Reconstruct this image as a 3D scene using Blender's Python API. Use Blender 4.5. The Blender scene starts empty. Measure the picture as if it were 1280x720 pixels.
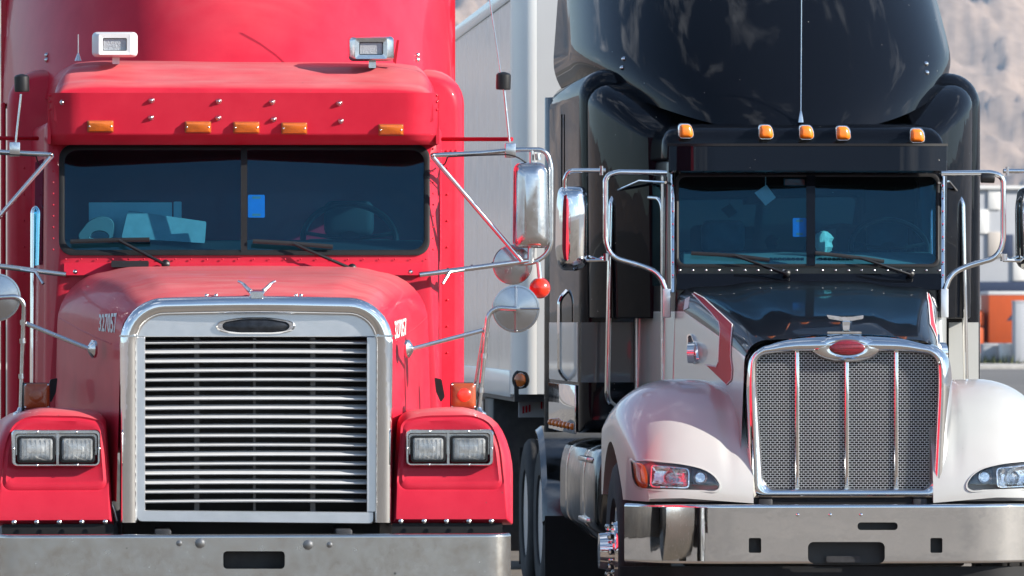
import bpy, bmesh, math, random
from mathutils import Vector, Matrix, noise
from mathutils.bvhtree import BVHTree
random.seed(7)
scene = bpy.context.scene
COL = scene.collection
rad = math.radians

# ------------------------------------------------------------------ camera
F = 7920.0          # focal length in photograph pixels (1280 wide): a long telephoto
CX, HY, CAMH = 640.0, 404.0, 1.8
YAW = math.atan(550.0 / F)      # the trucks stand turned about 4 degrees to the view axis
cam = bpy.data.cameras.new('camera')
cam.sensor_width = 36.0
cam.lens = F / 1280.0 * 36.0
cam.shift_y = (HY - 360.0) / 1280.0
cam.clip_start = 0.5
cam.clip_end = 40000.0
cam.dof.use_dof = True
cam.dof.focus_distance = 33.0
cam.dof.aperture_fstop = 12.0
camo = bpy.data.objects.new('camera', cam)
camo.location = (0, 0, CAMH)
camo.rotation_euler = (rad(90), 0, -YAW)
COL.objects.link(camo)
scene.camera = camo

# ------------------------------------------------------------------ sky and sun
SUN = Vector((0.84, -0.37, 0.42)).normalized()
EL = math.asin(SUN.z)
AZ = math.atan2(SUN.x, SUN.y)
world = bpy.data.worlds.new('World')
scene.world = world
world.use_nodes = True
wn = world.node_tree
wn.nodes.clear()
wo = wn.nodes.new('ShaderNodeOutputWorld')
wb = wn.nodes.new('ShaderNodeBackground')
sky = wn.nodes.new('ShaderNodeTexSky')
sky.sky_type = 'NISHITA'
sky.sun_disc = False
sky.sun_elevation = EL
sky.sun_rotation = AZ
sky.altitude = 1500
sky.air_density = 1.0
sky.dust_density = 0.5
sky.ozone_density = 1.0
wb.inputs['Strength'].default_value = 0.10
# scattered thin clouds, the same all round the sky
wg = wn.nodes.new('ShaderNodeNewGeometry')
wmap = wn.nodes.new('ShaderNodeMapping')
wmap.inputs['Scale'].default_value = (1.0, 1.0, 2.6)
wmap.inputs['Location'].default_value = (2.3, 5.1, 0.4)
wno = wn.nodes.new('ShaderNodeTexNoise')
wno.inputs['Scale'].default_value = 2.6
wno.inputs['Detail'].default_value = 7.0
wno.inputs['Roughness'].default_value = 0.58
wno.inputs['Distortion'].default_value = 0.5
wr = wn.nodes.new('ShaderNodeMapRange')
wr.inputs['From Min'].default_value = 0.555
wr.inputs['From Max'].default_value = 0.76
wr.inputs['To Max'].default_value = 0.85
wm = wn.nodes.new('ShaderNodeMix')
wm.data_type = 'RGBA'
wm.inputs['B'].default_value = (15.0, 15.6, 16.8, 1)
wn.links.new(wg.outputs['Normal'], wmap.inputs['Vector'])
wn.links.new(wmap.outputs['Vector'], wno.inputs['Vector'])
wn.links.new(wno.outputs['Fac'], wr.inputs['Value'])
wn.links.new(wr.outputs['Result'], wm.inputs['Factor'])
wn.links.new(sky.outputs['Color'], wm.inputs['A'])
wn.links.new(wm.outputs['Result'], wb.inputs['Color'])
wn.links.new(wb.outputs['Background'], wo.inputs['Surface'])

sl = bpy.data.lights.new('sun', 'SUN')
sl.energy = 5.0
sl.angle = rad(0.53)
sl.color = (1.0, 0.94, 0.85)
so = bpy.data.objects.new('sun', sl)
so.location = (30, -20, 40)
so.rotation_euler = SUN.to_track_quat('Z', 'Y').to_euler()
COL.objects.link(so)

scene.view_settings.view_transform = 'Standard'
scene.view_settings.look = 'None'
scene.view_settings.gamma = 1.0
scene.view_settings.use_curve_mapping = False
scene.view_settings.exposure = 1.0
scene.render.engine = 'CYCLES'
scene.cycles.max_bounces = 10
scene.cycles.transparent_max_bounces = 16
scene.cycles.caustics_reflective = False
scene.cycles.caustics_refractive = False

# ------------------------------------------------------------------ pixels to places
def ray(px, py):
    u = (px - CX) / F
    v = (HY - py) / F
    return Vector((u * math.cos(YAW) + math.sin(YAW), -u * math.sin(YAW) + math.cos(YAW), v))

def W(px, py, Y):
    d = ray(px, py)
    t = Y / d.y
    return Vector((d.x * t, Y, CAMH + d.z * t))

class Frame:
    """a truck's own axes: x across, y back from the bumper, z up"""
    def __init__(s, px, Y0):
        s.Y0 = Y0
        s.X0 = W(px, 0, Y0).x
    def __call__(s, px, py, y):
        w = W(px, py, s.Y0 + y)
        return Vector((w.x - s.X0, y, w.z))
    def hit(s, bvh, px, py, off=0.004):
        o = Vector((-s.X0, -s.Y0, CAMH))
        d = ray(px, py).normalized()
        loc, nor, idx, dist = bvh.ray_cast(o, d)
        if loc is None:
            return None
        if nor.dot(d) > 0:
            nor = -nor
        return loc + nor * off

# ------------------------------------------------------------------ materials
MATS = {}
def nodes_of(name):
    m = bpy.data.materials.new(name)
    m.use_nodes = True
    nt = m.node_tree
    return m, nt, nt.nodes['Principled BSDF']

def mat(name, col, rough=0.5, metal=0.0, coat=0.0, coat_rough=0.05, var=0.0, scale=6.0, rvar=0.0,
        bump=0.0, bscale=40.0, speck=0.0, speck_col=(0.6, 0.57, 0.5), speck_scale=60.0, dust=0.0, dust_col=(0.45, 0.4, 0.34),
        stretch=(1, 1, 1), spec=0.5, topdust=0.0):
    m, nt, b = nodes_of(name)
    N, L = nt.nodes, nt.links
    b.inputs['Base Color'].default_value = (*col, 1)
    b.inputs['Roughness'].default_value = rough
    b.inputs['Metallic'].default_value = metal
    b.inputs['Coat Weight'].default_value = coat
    b.inputs['Coat Roughness'].default_value = coat_rough
    b.inputs['Specular IOR Level'].default_value = spec
    tc = N.new('ShaderNodeTexCoord')
    mp = N.new('ShaderNodeMapping')
    mp.inputs['Scale'].default_value = stretch
    L.new(tc.outputs['Object'], mp.inputs['Vector'])
    vec = mp.outputs['Vector']
    colout = None
    if var > 0:
        n = N.new('ShaderNodeTexNoise')
        n.inputs['Scale'].default_value = scale
        n.inputs['Detail'].default_value = 6
        n.inputs['Roughness'].default_value = 0.62
        L.new(vec, n.inputs['Vector'])
        r = N.new('ShaderNodeMapRange')
        r.inputs['From Min'].default_value = 0.25
        r.inputs['From Max'].default_value = 0.75
        r.inputs['To Min'].default_value = 1 - var
        r.inputs['To Max'].default_value = 1 + var
        L.new(n.outputs['Fac'], r.inputs['Value'])
        x = N.new('ShaderNodeMix')
        x.data_type = 'RGBA'
        x.blend_type = 'MULTIPLY'
        x.inputs['Factor'].default_value = 1
        x.inputs['A'].default_value = (*col, 1)
        L.new(r.outputs['Result'], x.inputs['B'])
        colout = x.outputs['Result']
    if dust > 0:
        n2 = N.new('ShaderNodeTexNoise')
        n2.inputs['Scale'].default_value = scale * 0.5
        n2.inputs['Detail'].default_value = 9
        n2.inputs['Roughness'].default_value = 0.7
        L.new(vec, n2.inputs['Vector'])
        r2 = N.new('ShaderNodeMapRange')
        r2.inputs['From Min'].default_value = 0.42
        r2.inputs['From Max'].default_value = 0.8
        r2.inputs['To Max'].default_value = dust
        L.new(n2.outputs['Fac'], r2.inputs['Value'])
        x2 = N.new('ShaderNodeMix')
        x2.data_type = 'RGBA'
        x2.inputs['A'].default_value = (*col, 1)
        x2.inputs['B'].default_value = (*dust_col, 1)
        if colout:
            L.new(colout, x2.inputs['A'])
        L.new(r2.outputs['Result'], x2.inputs['Factor'])
        colout = x2.outputs['Result']
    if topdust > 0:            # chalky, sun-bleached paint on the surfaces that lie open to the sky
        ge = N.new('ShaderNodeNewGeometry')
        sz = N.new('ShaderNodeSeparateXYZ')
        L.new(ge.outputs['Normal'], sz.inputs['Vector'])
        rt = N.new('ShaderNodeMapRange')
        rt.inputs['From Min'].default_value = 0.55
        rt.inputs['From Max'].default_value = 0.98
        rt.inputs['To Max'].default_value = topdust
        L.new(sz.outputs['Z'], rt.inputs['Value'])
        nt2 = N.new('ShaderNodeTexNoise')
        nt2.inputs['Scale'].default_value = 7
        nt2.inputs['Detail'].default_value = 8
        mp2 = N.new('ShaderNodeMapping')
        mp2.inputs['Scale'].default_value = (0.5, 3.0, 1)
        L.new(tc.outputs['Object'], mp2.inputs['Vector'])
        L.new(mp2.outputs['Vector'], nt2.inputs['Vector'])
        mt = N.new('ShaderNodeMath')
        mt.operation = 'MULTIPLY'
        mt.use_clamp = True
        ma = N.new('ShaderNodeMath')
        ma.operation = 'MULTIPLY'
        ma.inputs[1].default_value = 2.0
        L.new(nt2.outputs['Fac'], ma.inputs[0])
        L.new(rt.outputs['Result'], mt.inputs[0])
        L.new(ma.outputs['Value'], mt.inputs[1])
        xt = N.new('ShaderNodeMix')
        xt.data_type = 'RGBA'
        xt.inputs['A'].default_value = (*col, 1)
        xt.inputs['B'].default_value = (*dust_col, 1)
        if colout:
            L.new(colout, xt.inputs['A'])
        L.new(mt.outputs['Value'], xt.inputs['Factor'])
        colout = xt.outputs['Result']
    if speck > 0:
        v = N.new('ShaderNodeTexVoronoi')
        v.inputs['Scale'].default_value = speck_scale
        L.new(vec, v.inputs['Vector'])
        r3 = N.new('ShaderNodeMapRange')
        r3.inputs['From Min'].default_value = 0.05
        r3.inputs['From Max'].default_value = 0.11
        r3.inputs['To Min'].default_value = 1
        r3.inputs['To Max'].default_value = 0
        L.new(v.outputs['Distance'], r3.inputs['Value'])
        s3 = N.new('ShaderNodeSeparateColor')
        L.new(v.outputs['Color'], s3.inputs['Color'])
        g3 = N.new('ShaderNodeMath')
        g3.operation = 'GREATER_THAN'
        g3.inputs[1].default_value = 1 - speck
        L.new(s3.outputs['Red'], g3.inputs[0])
        m3 = N.new('ShaderNodeMath')
        m3.operation = 'MULTIPLY'
        L.new(r3.outputs['Result'], m3.inputs[0])
        L.new(g3.outputs['Value'], m3.inputs[1])
        x3 = N.new('ShaderNodeMix')
        x3.data_type = 'RGBA'
        x3.inputs['A'].default_value = (*col, 1)
        x3.inputs['B'].default_value = (*speck_col, 1)
        if colout:
            L.new(colout, x3.inputs['A'])
        L.new(m3.outputs['Value'], x3.inputs['Factor'])
        colout = x3.outputs['Result']
    if colout:
        L.new(colout, b.inputs['Base Color'])
    if rvar > 0:
        n4 = N.new('ShaderNodeTexNoise')
        n4.inputs['Scale'].default_value = scale * 1.7
        n4.inputs['Detail'].default_value = 8
        n4.inputs['Roughness'].default_value = 0.7
        L.new(vec, n4.inputs['Vector'])
        r4 = N.new('ShaderNodeMapRange')
        r4.inputs['From Min'].default_value = 0.3
        r4.inputs['From Max'].default_value = 0.7
        r4.inputs['To Min'].default_value = max(0.0, (coat_rough if coat else rough) - rvar)
        r4.inputs['To Max'].default_value = (coat_rough if coat else rough) + rvar
        L.new(n4.outputs['Fac'], r4.inputs['Value'])
        L.new(r4.outputs['Result'], b.inputs['Coat Roughness' if coat else 'Roughness'])
    if bump > 0:
        n5 = N.new('ShaderNodeTexNoise')
        n5.inputs['Scale'].default_value = bscale
        n5.inputs['Detail'].default_value = 3
        L.new(vec, n5.inputs['Vector'])
        bp = N.new('ShaderNodeBump')
        bp.inputs['Strength'].default_value = bump
        bp.inputs['Distance'].default_value = 0.02
        L.new(n5.outputs['Fac'], bp.inputs['Height'])
        L.new(bp.outputs['Normal'], b.inputs['Normal'])
        L.new(bp.outputs['Normal'], b.inputs['Coat Normal'])
    MATS[name] = m
    return m

def glass_mat(name, tint=(0.75, 0.85, 0.88), ior=1.5, rough=0.0, trans=1.0, refl=(1, 1, 1)):
    """thin pane: clear with a Fresnel reflection of the sky"""
    m = bpy.data.materials.new(name)
    m.use_nodes = True
    nt = m.node_tree
    N, L = nt.nodes, nt.links
    N.clear()
    o = N.new('ShaderNodeOutputMaterial')
    t = N.new('ShaderNodeBsdfTransparent')
    t.inputs['Color'].default_value = (*tint, 1)
    g = N.new('ShaderNodeBsdfGlossy')
    g.inputs['Roughness'].default_value = rough
    g.inputs['Color'].default_value = (*refl, 1)
    fr = N.new('ShaderNodeFresnel')
    fr.inputs['IOR'].default_value = ior
    mu = N.new('ShaderNodeMath')
    mu.operation = 'MULTIPLY'
    mu.use_clamp = True
    mu.inputs[1].default_value = 1.9          # both faces of the pane reflect
    mx = N.new('ShaderNodeMixShader')
    L.new(fr.outputs['Fac'], mu.inputs[0])
    L.new(mu.outputs['Value'], mx.inputs['Fac'])
    L.new(t.outputs['BSDF'], mx.inputs[1])
    L.new(g.outputs['BSDF'], mx.inputs[2])
    # road dust on panes; lamp glass gets white mixed in to look brighter
    d = N.new('ShaderNodeBsdfDiffuse')
    d.inputs['Color'].default_value = (0.5, 0.48, 0.44, 1) if trans > 0.5 else (0.80, 0.81, 0.80, 1)
    tc = N.new('ShaderNodeTexCoord')
    n = N.new('ShaderNodeTexNoise')
    n.inputs['Scale'].default_value = 5
    n.inputs['Detail'].default_value = 9
    n.inputs['Roughness'].default_value = 0.75
    L.new(tc.outputs['Object'], n.inputs['Vector'])
    r = N.new('ShaderNodeMapRange')
    r.inputs['From Min'].default_value = 0.35
    r.inputs['From Max'].default_value = 0.85
    r.inputs['To Max'].default_value = 0.004 if trans > 0.5 else 0.75
    L.new(n.outputs['Fac'], r.inputs['Value'])
    m2 = N.new('ShaderNodeMixShader')
    L.new(r.outputs['Result'], m2.inputs['Fac'])
    L.new(mx.outputs['Shader'], m2.inputs[1])
    L.new(d.outputs['BSDF'], m2.inputs[2])
    L.new(m2.outputs['Shader'], o.inputs['Surface'])
    MATS[name] = m
    return m

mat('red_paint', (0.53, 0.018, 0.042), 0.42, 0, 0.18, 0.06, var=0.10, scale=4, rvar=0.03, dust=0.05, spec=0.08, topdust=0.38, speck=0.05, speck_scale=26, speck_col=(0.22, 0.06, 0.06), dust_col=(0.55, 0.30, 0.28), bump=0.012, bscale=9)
mat('black_paint', (0.0035, 0.0045, 0.007), 0.3, 0, 0.55, 0.02, rvar=0.015, scale=8, speck=0.035, speck_scale=34, bump=0.003, bscale=4, spec=0.0)
mat('silver_paint', (0.55, 0.548, 0.52), 0.36, 0.18, 0.7, 0.04, var=0.03, scale=5, rvar=0.03, speck=0.05, speck_col=(0.2, 0.19, 0.17), speck_scale=40)
mat('chrome', (0.86, 0.855, 0.84), 0.03, 1.0, var=0.04, scale=9, rvar=0.02, bump=0.03, bscale=5)
mat('dull_chrome', (0.66, 0.66, 0.66), 0.20, 1.0, var=0.10, scale=14, rvar=0.10, bump=0.02, bscale=18, dust=0.12, dust_col=(0.3, 0.27, 0.23))
mat('bumper_steel', (0.60, 0.565, 0.52), 0.22, 1.0, var=0.08, scale=7, rvar=0.07, bump=0.02, bscale=7, speck=0.10, speck_col=(0.16, 0.15, 0.14), speck_scale=15, dust=0.30, dust_col=(0.36, 0.33, 0.29))
mat('aluminium', (0.70, 0.71, 0.72), 0.36, 0.9, var=0.05, scale=9, rvar=0.08, dust=0.15, dust_col=(0.45, 0.43, 0.4))
mat('slat_paint', (0.56, 0.565, 0.57), 0.40, 0.0, var=0.08, scale=20, dust=0.15, dust_col=(0.35, 0.33, 0.3))
mat('rubber', (0.007, 0.007, 0.008), 0.55, var=0.2, scale=14, dust=0.08, dust_col=(0.06, 0.055, 0.05), spec=0.3)
mat('tyre_rubber', (0.018, 0.018, 0.019), 0.8, var=0.3, scale=10, dust=0.4, dust_col=(0.09, 0.08, 0.07), bump=0.1, bscale=60)
mat('black_plastic', (0.009, 0.009, 0.010), 0.42, var=0.15, scale=20)
mat('dark_metal', (0.03, 0.03, 0.032), 0.5, 0.3, var=0.4, scale=8, dust=0.35, dust_col=(0.10, 0.09, 0.08))
mat('radiator', (0.006, 0.006, 0.006), 0.8, 0.0, var=0.3, scale=20)
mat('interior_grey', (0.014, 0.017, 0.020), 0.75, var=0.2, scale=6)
mat('interior_tan', (0.22, 0.22, 0.21), 0.7, var=0.15, scale=6)
mat('seat_cloth', (0.035, 0.07, 0.09), 0.85, var=0.3, scale=12)
mat('amber_lens', (0.95, 0.22, 0.008), 0.22, 0, 0.7, 0.03, var=0.2, scale=30, bump=0.10, bscale=120)
mat('orange_lens', (0.60, 0.14, 0.010), 0.25, 0, 0.8, 0.05, var=0.2, scale=30, bump=0.10, bscale=120)
mat('brown_lens', (0.34, 0.060, 0.012), 0.3, 0, 0.6, 0.08, var=0.25, scale=20, bump=0.10, bscale=140)
mat('red_lens', (0.85, 0.035, 0.010), 0.2, 0, 1.0, 0.04, var=0.1, scale=20, bump=0.06, bscale=120)
mat('lamp_lens_back', (0.88, 0.88, 0.86), 0.30, 0.15, bump=0.25, bscale=26)
mat('lamp_mirror', (0.93, 0.93, 0.92), 0.10, 0.85, bump=0.35, bscale=22)
mat('mirror_back', (0.46, 0.46, 0.47), 0.20, 1.0, var=0.08, scale=12, rvar=0.06, speck=0.2, speck_scale=40, speck_col=(0.2, 0.18, 0.16))
mat('white_plastic', (0.70, 0.71, 0.72), 0.35, 0, 0.3, var=0.06, scale=8)
mat('lamp_screen', (0.42, 0.43, 0.45), 0.4, 0.4, bump=0.3, bscale=140)
mat('white_lettering', (0.75, 0.74, 0.72), 0.5, var=0.1, scale=40)
mat('blue_tag', (0.02, 0.19, 0.55), 0.45, var=0.1, scale=30)
mat('tag_grey', (0.16, 0.20, 0.22), 0.6)
mat('paper_white', (0.72, 0.73, 0.72), 0.7, var=0.08, scale=9)
mat('paper_grey', (0.34, 0.36, 0.36), 0.7, var=0.15, scale=14)
mat('emblem_dark', (0.035, 0.038, 0.045), 0.35, 0.6, var=0.5, scale=30)
mat('emblem_red', (0.19, 0.010, 0.020), 0.3, 0, 0.8, 0.05, var=0.3, scale=60)
mat('stripe_red', (0.42, 0.008, 0.022), 0.55, 0, 0.15, 0.1, spec=0.15)
mat('trailer_skin', (0.90, 0.885, 0.83), 0.30, 0.1, 0.9, 0.12, var=0.04, scale=1.5, rvar=0.05, bump=0.01, bscale=2, dust=0.06, dust_col=(0.4, 0.38, 0.34))
mat('trailer_post', (0.94, 0.93, 0.88), 0.28, 0.1, 0.8, 0.1, var=0.03, scale=1.5, rvar=0.03)
mat('strut_grey_band_shade', (0.05, 0.05, 0.052), 0.35, 0.2, 1.0, 0.04)  # grey of the grille struts; also the shade painted into the left sleeper band
mat('grille_wire', (0.50, 0.51, 0.52), 0.35, 0.6)
mat('dark_bolt', (0.20, 0.20, 0.20), 0.4, 0.8)
mat('trailer_front', (0.46, 0.47, 0.48), 0.5, 0, var=0.05, scale=1.5)
mat('stack_metal', (0.15, 0.15, 0.15), 0.18, 1.0, var=0.15, scale=5, rvar=0.1)
mat('concrete', (0.42, 0.40, 0.37), 0.9, var=0.2, scale=3, bump=0.15, bscale=30)
mat('orange_wall', (0.55, 0.085, 0.012), 0.6, var=0.1, scale=1.5)
mat('building_grey', (0.42, 0.43, 0.45), 0.8, var=0.05, scale=0.5)
mat('building_white', (0.72, 0.71, 0.68), 0.8, var=0.05, scale=0.5)
mat('building_tan', (0.50, 0.45, 0.40), 0.8, var=0.05, scale=0.5)
mat('building_navy', (0.02, 0.035, 0.08), 0.7, var=0.1, scale=0.5)
mat('clear_film', (0.5, 0.5, 0.5), 0.1)
glass_mat('windshield_glass', (0.30, 0.66, 0.80), refl=(0.36, 0.80, 1.0))
glass_mat('lens_glass', (0.92, 0.93, 0.93), trans=0.0)
glass_mat('clear_lens', (0.97, 0.97, 0.97))
glass_mat('mirror_cover', (0.2, 0.2, 0.2))

def two_tone():
    """black over silver with a thin light pinstripe, in the truck's own coordinates"""
    m, nt, b = nodes_of('two_tone_paint')
    N, L = nt.nodes, nt.links
    tc = N.new('ShaderNodeTexCoord')
    sp = N.new('ShaderNodeSeparateXYZ')
    L.new(tc.outputs['Object'], sp.inputs['Vector'])
    def M(op, a, c):
        n = N.new('ShaderNodeMath')
        n.operation = op
        for i, q in enumerate((a, c)):
            if isinstance(q, (int, float)):
                n.inputs[i].default_value = q
            else:
                L.new(q, n.inputs[i])
        return n.outputs['Value']
    ymin = M('MINIMUM', sp.outputs['Y'], 1.7)
    line = M('ADD', M('MULTIPLY', ymin, 0.17), 1.575)
    d = M('SUBTRACT', sp.outputs['Z'], line)
    black = M('GREATER_THAN', d, 0.0)
    pin = M('LESS_THAN', M('ABSOLUTE', d, 0.0), 0.005)
    x = N.new('ShaderNodeMix')
    x.data_type = 'RGBA'
    x.inputs['A'].default_value = (0.60, 0.59, 0.55, 1)
    x.inputs['B'].default_value = (0.0035, 0.0045, 0.007, 1)
    L.new(black, x.inputs['Factor'])
    y = N.new('ShaderNodeMix')
    y.data_type = 'RGBA'
    y.inputs['B'].default_value = (0.7, 0.68, 0.66, 1)
    L.new(x.outputs['Result'], y.inputs['A'])
    L.new(pin, y.inputs['Factor'])
    v = N.new('ShaderNodeTexVoronoi')
    v.inputs['Scale'].default_value = 30
    L.new(tc.outputs['Object'], v.inputs['Vector'])
    s3 = N.new('ShaderNodeSeparateColor')
    L.new(v.outputs['Color'], s3.inputs['Color'])
    sk = M('MULTIPLY', M('LESS_THAN', v.outputs['Distance'], 0.08), M('GREATER_THAN', s3.outputs['Red'], 0.88))
    z = N.new('ShaderNodeMix')
    z.data_type = 'RGBA'
    z.inputs['B'].default_value = (0.4, 0.37, 0.32, 1)
    L.new(y.outputs['Result'], z.inputs['A'])
    L.new(sk, z.inputs['Factor'])
    L.new(z.outputs['Result'], b.inputs['Base Color'])
    L.new(M('MULTIPLY', M('SUBTRACT', 1.0, black), 0.8), b.inputs['Metallic'])
    b.inputs['Roughness'].default_value = 0.38
    b.inputs['Coat Weight'].default_value = 0.6
    b.inputs['Coat Roughness'].default_value = 0.025
    b.inputs['Specular IOR Level'].default_value = 0.1
    MATS['two_tone_paint'] = m
two_tone()

# ------------------------------------------------------------------ geometry
def rpoly(pts, r, n=5):
    """polygon with rounded corners: same corner and n count gives the same number of points"""
    out = []
    k = len(pts)
    for i in range(k):
        P = Vector(pts[i]).to_2d()
        a = Vector(pts[i - 1]).to_2d()
        c = Vector(pts[(i + 1) % k]).to_2d()
        ri = r[i] if isinstance(r, (list, tuple)) else r
        d0 = min(ri, (a - P).length * 0.49)
        d1 = min(ri, (c - P).length * 0.49)
        s = P + (a - P).normalized() * d0
        e = P + (c - P).normalized() * d1
        for j in range(n + 1):
            t = j / n
            # circular-looking fillet: conic with weight for a right angle
            w = 0.72
            q = (1 - t) ** 2 + 2 * w * t * (1 - t) + t * t
            out.append(tuple((s * (1 - t) ** 2 + P * (2 * w * t * (1 - t)) + e * t * t) / q))
    return out

def rrect(x0, y0, x1, y1, r, n=5):
    return rpoly([(x0, y0), (x1, y0), (x1, y1), (x0, y1)], r, n)

def ellipse(cx, cy, rx, ry, n=28):
    return [(cx + rx * math.cos(2 * math.pi * i / n), cy + ry * math.sin(2 * math.pi * i / n)) for i in range(n)]

def grow(o, d):
    """offset an outline outwards (d > 0) about its centre, per axis"""
    x0 = min(p[0] for p in o); x1 = max(p[0] for p in o)
    y0 = min(p[1] for p in o); y1 = max(p[1] for p in o)
    cx, cy = (x0 + x1) / 2, (y0 + y1) / 2
    sx = (x1 - x0 + 2 * d) / (x1 - x0)
    sy = (y1 - y0 + 2 * d) / (y1 - y0)
    return [(cx + (p[0] - cx) * sx, cy + (p[1] - cy) * sy) for p in o]

def fillet(pts, r, n=6):
    pts = [Vector(p) for p in pts]
    out = [pts[0]]
    for i in range(1, len(pts) - 1):
        P, a, c = pts[i], pts[i - 1], pts[i + 1]
        d = min(r, (a - P).length * 0.48, (c - P).length * 0.48)
        s = P + (a - P).normalized() * d
        e = P + (c - P).normalized() * d
        for j in range(n + 1):
            t = j / n
            w = 0.72
            q = (1 - t) ** 2 + 2 * w * t * (1 - t) + t * t
            out.append((s * (1 - t) ** 2 + P * (2 * w * t * (1 - t)) + e * t * t) / q)
    out.append(pts[-1])
    return out

class G:
    def __init__(s):
        s.v, s.f = [], []
    def add(s, vs, fs):
        o = len(s.v)
        s.v += [tuple(v) for v in vs]
        s.f += [tuple(i + o for i in f) for f in fs]
        return s
    def box(s, x0, x1, y0, y1, z0, z1):
        vs = [(x, y, z) for x in (x0, x1) for y in (y0, y1) for z in (z0, z1)]
        return s.add(vs, [(0, 1, 3, 2), (4, 6, 7, 5), (0, 4, 5, 1), (2, 3, 7, 6), (0, 2, 6, 4), (1, 5, 7, 3)])
    def obox(s, M, hx, hy, hz):
        vs = [M @ Vector((x, y, z)) for x in (-hx, hx) for y in (-hy, hy) for z in (-hz, hz)]
        return s.add(vs, [(0, 1, 3, 2), (4, 6, 7, 5), (0, 4, 5, 1), (2, 3, 7, 6), (0, 2, 6, 4), (1, 5, 7, 3)])
    def loft(s, rings, closed=True, cap0=False, cap1=False):
        k = len(rings[0])
        vs = [p for r in rings for p in r]
        fs = []
        for i in range(len(rings) - 1):
            for j in range(k if closed else k - 1):
                a, b = i * k + j, i * k + (j + 1) % k
                fs.append((a, b, b + k, a + k))
        if cap0:
            fs.append(tuple(range(k)))
        if cap1:
            fs.append(tuple((len(rings) - 1) * k + j for j in range(k)))
        return s.add(vs, fs)
    def tube(s, pts, r, n=10, caps=True, flat=1.0):
        pts = [Vector(p) for p in pts]
        rings = []
        up = None
        for i, p in enumerate(pts):
            t = (pts[min(i + 1, len(pts) - 1)] - pts[max(i - 1, 0)]).normalized()
            if up is None:
                up = Vector((0, 0, 1)) if abs(t.z) < 0.9 else Vector((0, 1, 0))
            a = t.cross(up).normalized()
            up = a.cross(t).normalized()
            ri = r[i] if isinstance(r, (list, tuple)) else r
            rings.append([p + a * (ri * math.cos(2 * math.pi * j / n)) + up * (ri * flat * math.sin(2 * math.pi * j / n)) for j in range(n)])
        return s.loft(rings, True, caps, caps)
    def lathe(s, prof, o, axis, n=24):
        """prof: (radius, height along axis)"""
        axis = Vector(axis).normalized()
        a = axis.cross(Vector((0.123, 0.31, 0.94))).normalized()
        b = axis.cross(a)
        o = Vector(o)
        rings = [[o + axis * h + (a * math.cos(2 * math.pi * j / n) + b * math.sin(2 * math.pi * j / n)) * max(r, 1e-4) for j in range(n)] for r, h in prof]
        return s.loft(rings, True, prof[0][0] > 1e-3, prof[-1][0] > 1e-3)
    def stack(s, fr, loops, cap0=False, cap1=False):
        rings = []
        for o, d in loops:
            if o is None:          # straight back from the loop before: same x and z
                y, kx = d if isinstance(d, tuple) else (d, 1.0)
                rings.append([Vector((p.x * kx, y, p.z)) for p in rings[-1]])
                continue
            rings.append([fr(p[0], p[1], d(p[0], p[1]) if callable(d) else d) for p in o])
        return s.loft(rings, True, cap0, cap1)
    def slab(s, fr, pxs, pys, dep, thick):
        a = [[fr(x, y, dep(x, y)) for x in pxs] for y in pys]
        nx, ny = len(pxs), len(pys)
        vs = [p for r in a for p in r]
        vs += [p + Vector((0, thick, 0)) for r in a for p in r]
        o = nx * ny
        fs = []
        for i in range(ny - 1):
            for j in range(nx - 1):
                q = i * nx + j
                fs.append((q, q + 1, q + nx + 1, q + nx))
                fs.append((o + q, o + q + nx, o + q + nx + 1, o + q + 1))
        for j in range(nx - 1):
            fs.append((j, j + o, j + 1 + o, j + 1))
            q = (ny - 1) * nx + j
            fs.append((q, q + 1, q + 1 + o, q + o))
        for i in range(ny - 1):
            q = i * nx
            fs.append((q, q + nx, q + nx + o, q + o))
            q = i * nx + nx - 1
            fs.append((q, q + o, q + nx + o, q + nx))
        return s.add(vs, fs)
    def mirrored(s):
        g = G()
        g.v = [(-x, y, z) for x, y, z in s.v]
        g.f = [tuple(reversed(f)) for f in s.f]
        return g

def mesh_of(name, g, bevel=0.0, seg=2, sharp=42):
    me = bpy.data.meshes.new(name)
    bm = bmesh.new()
    vs = [bm.verts.new(v) for v in g.v]
    for f in g.f:
        try:
            bm.faces.new([vs[i] for i in f])
        except ValueError:
            pass
    bmesh.ops.remove_doubles(bm, verts=bm.verts, dist=1e-5)
    bmesh.ops.recalc_face_normals(bm, faces=bm.faces)
    if bevel > 0:
        es = [e for e in bm.edges if len(e.link_faces) == 2 and e.calc_face_angle(0) > rad(35)]
        if es:
            bmesh.ops.bevel(bm, geom=es, offset=bevel, segments=seg, profile=0.5, affect='EDGES', clamp_overlap=True)
    bm.to_mesh(me)
    bm.free()
    me.polygons.foreach_set('use_smooth', [True] * len(me.polygons))
    me.set_sharp_from_angle(angle=rad(sharp))
    return me

def obj(name, g, m, parent=None, bevel=0.0, seg=2, sharp=42):
    me = mesh_of(name, g, bevel, seg, sharp) if isinstance(g, G) else g
    if m and not me.materials:
        me.materials.append(MATS[m])
    o = bpy.data.objects.new(name, me)
    COL.objects.link(o)
    if parent:
        o.parent = parent
    return o

def both(name, g, m, parent=None, **k):
    """a part and its mirror image on the other side of the truck"""
    pr = parent if isinstance(parent, (list, tuple)) else (parent, parent)
    return obj(name, g, m, pr[0], **k), obj(name, g.mirrored(), m, pr[1], **k)

def place(name, me, parent, loc, rot=(0, 0, 0), scale=(1, 1, 1)):
    o = bpy.data.objects.new(name, me)
    COL.objects.link(o)
    o.parent = parent
    o.location = loc
    o.rotation_euler = rot
    o.scale = scale
    return o

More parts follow.
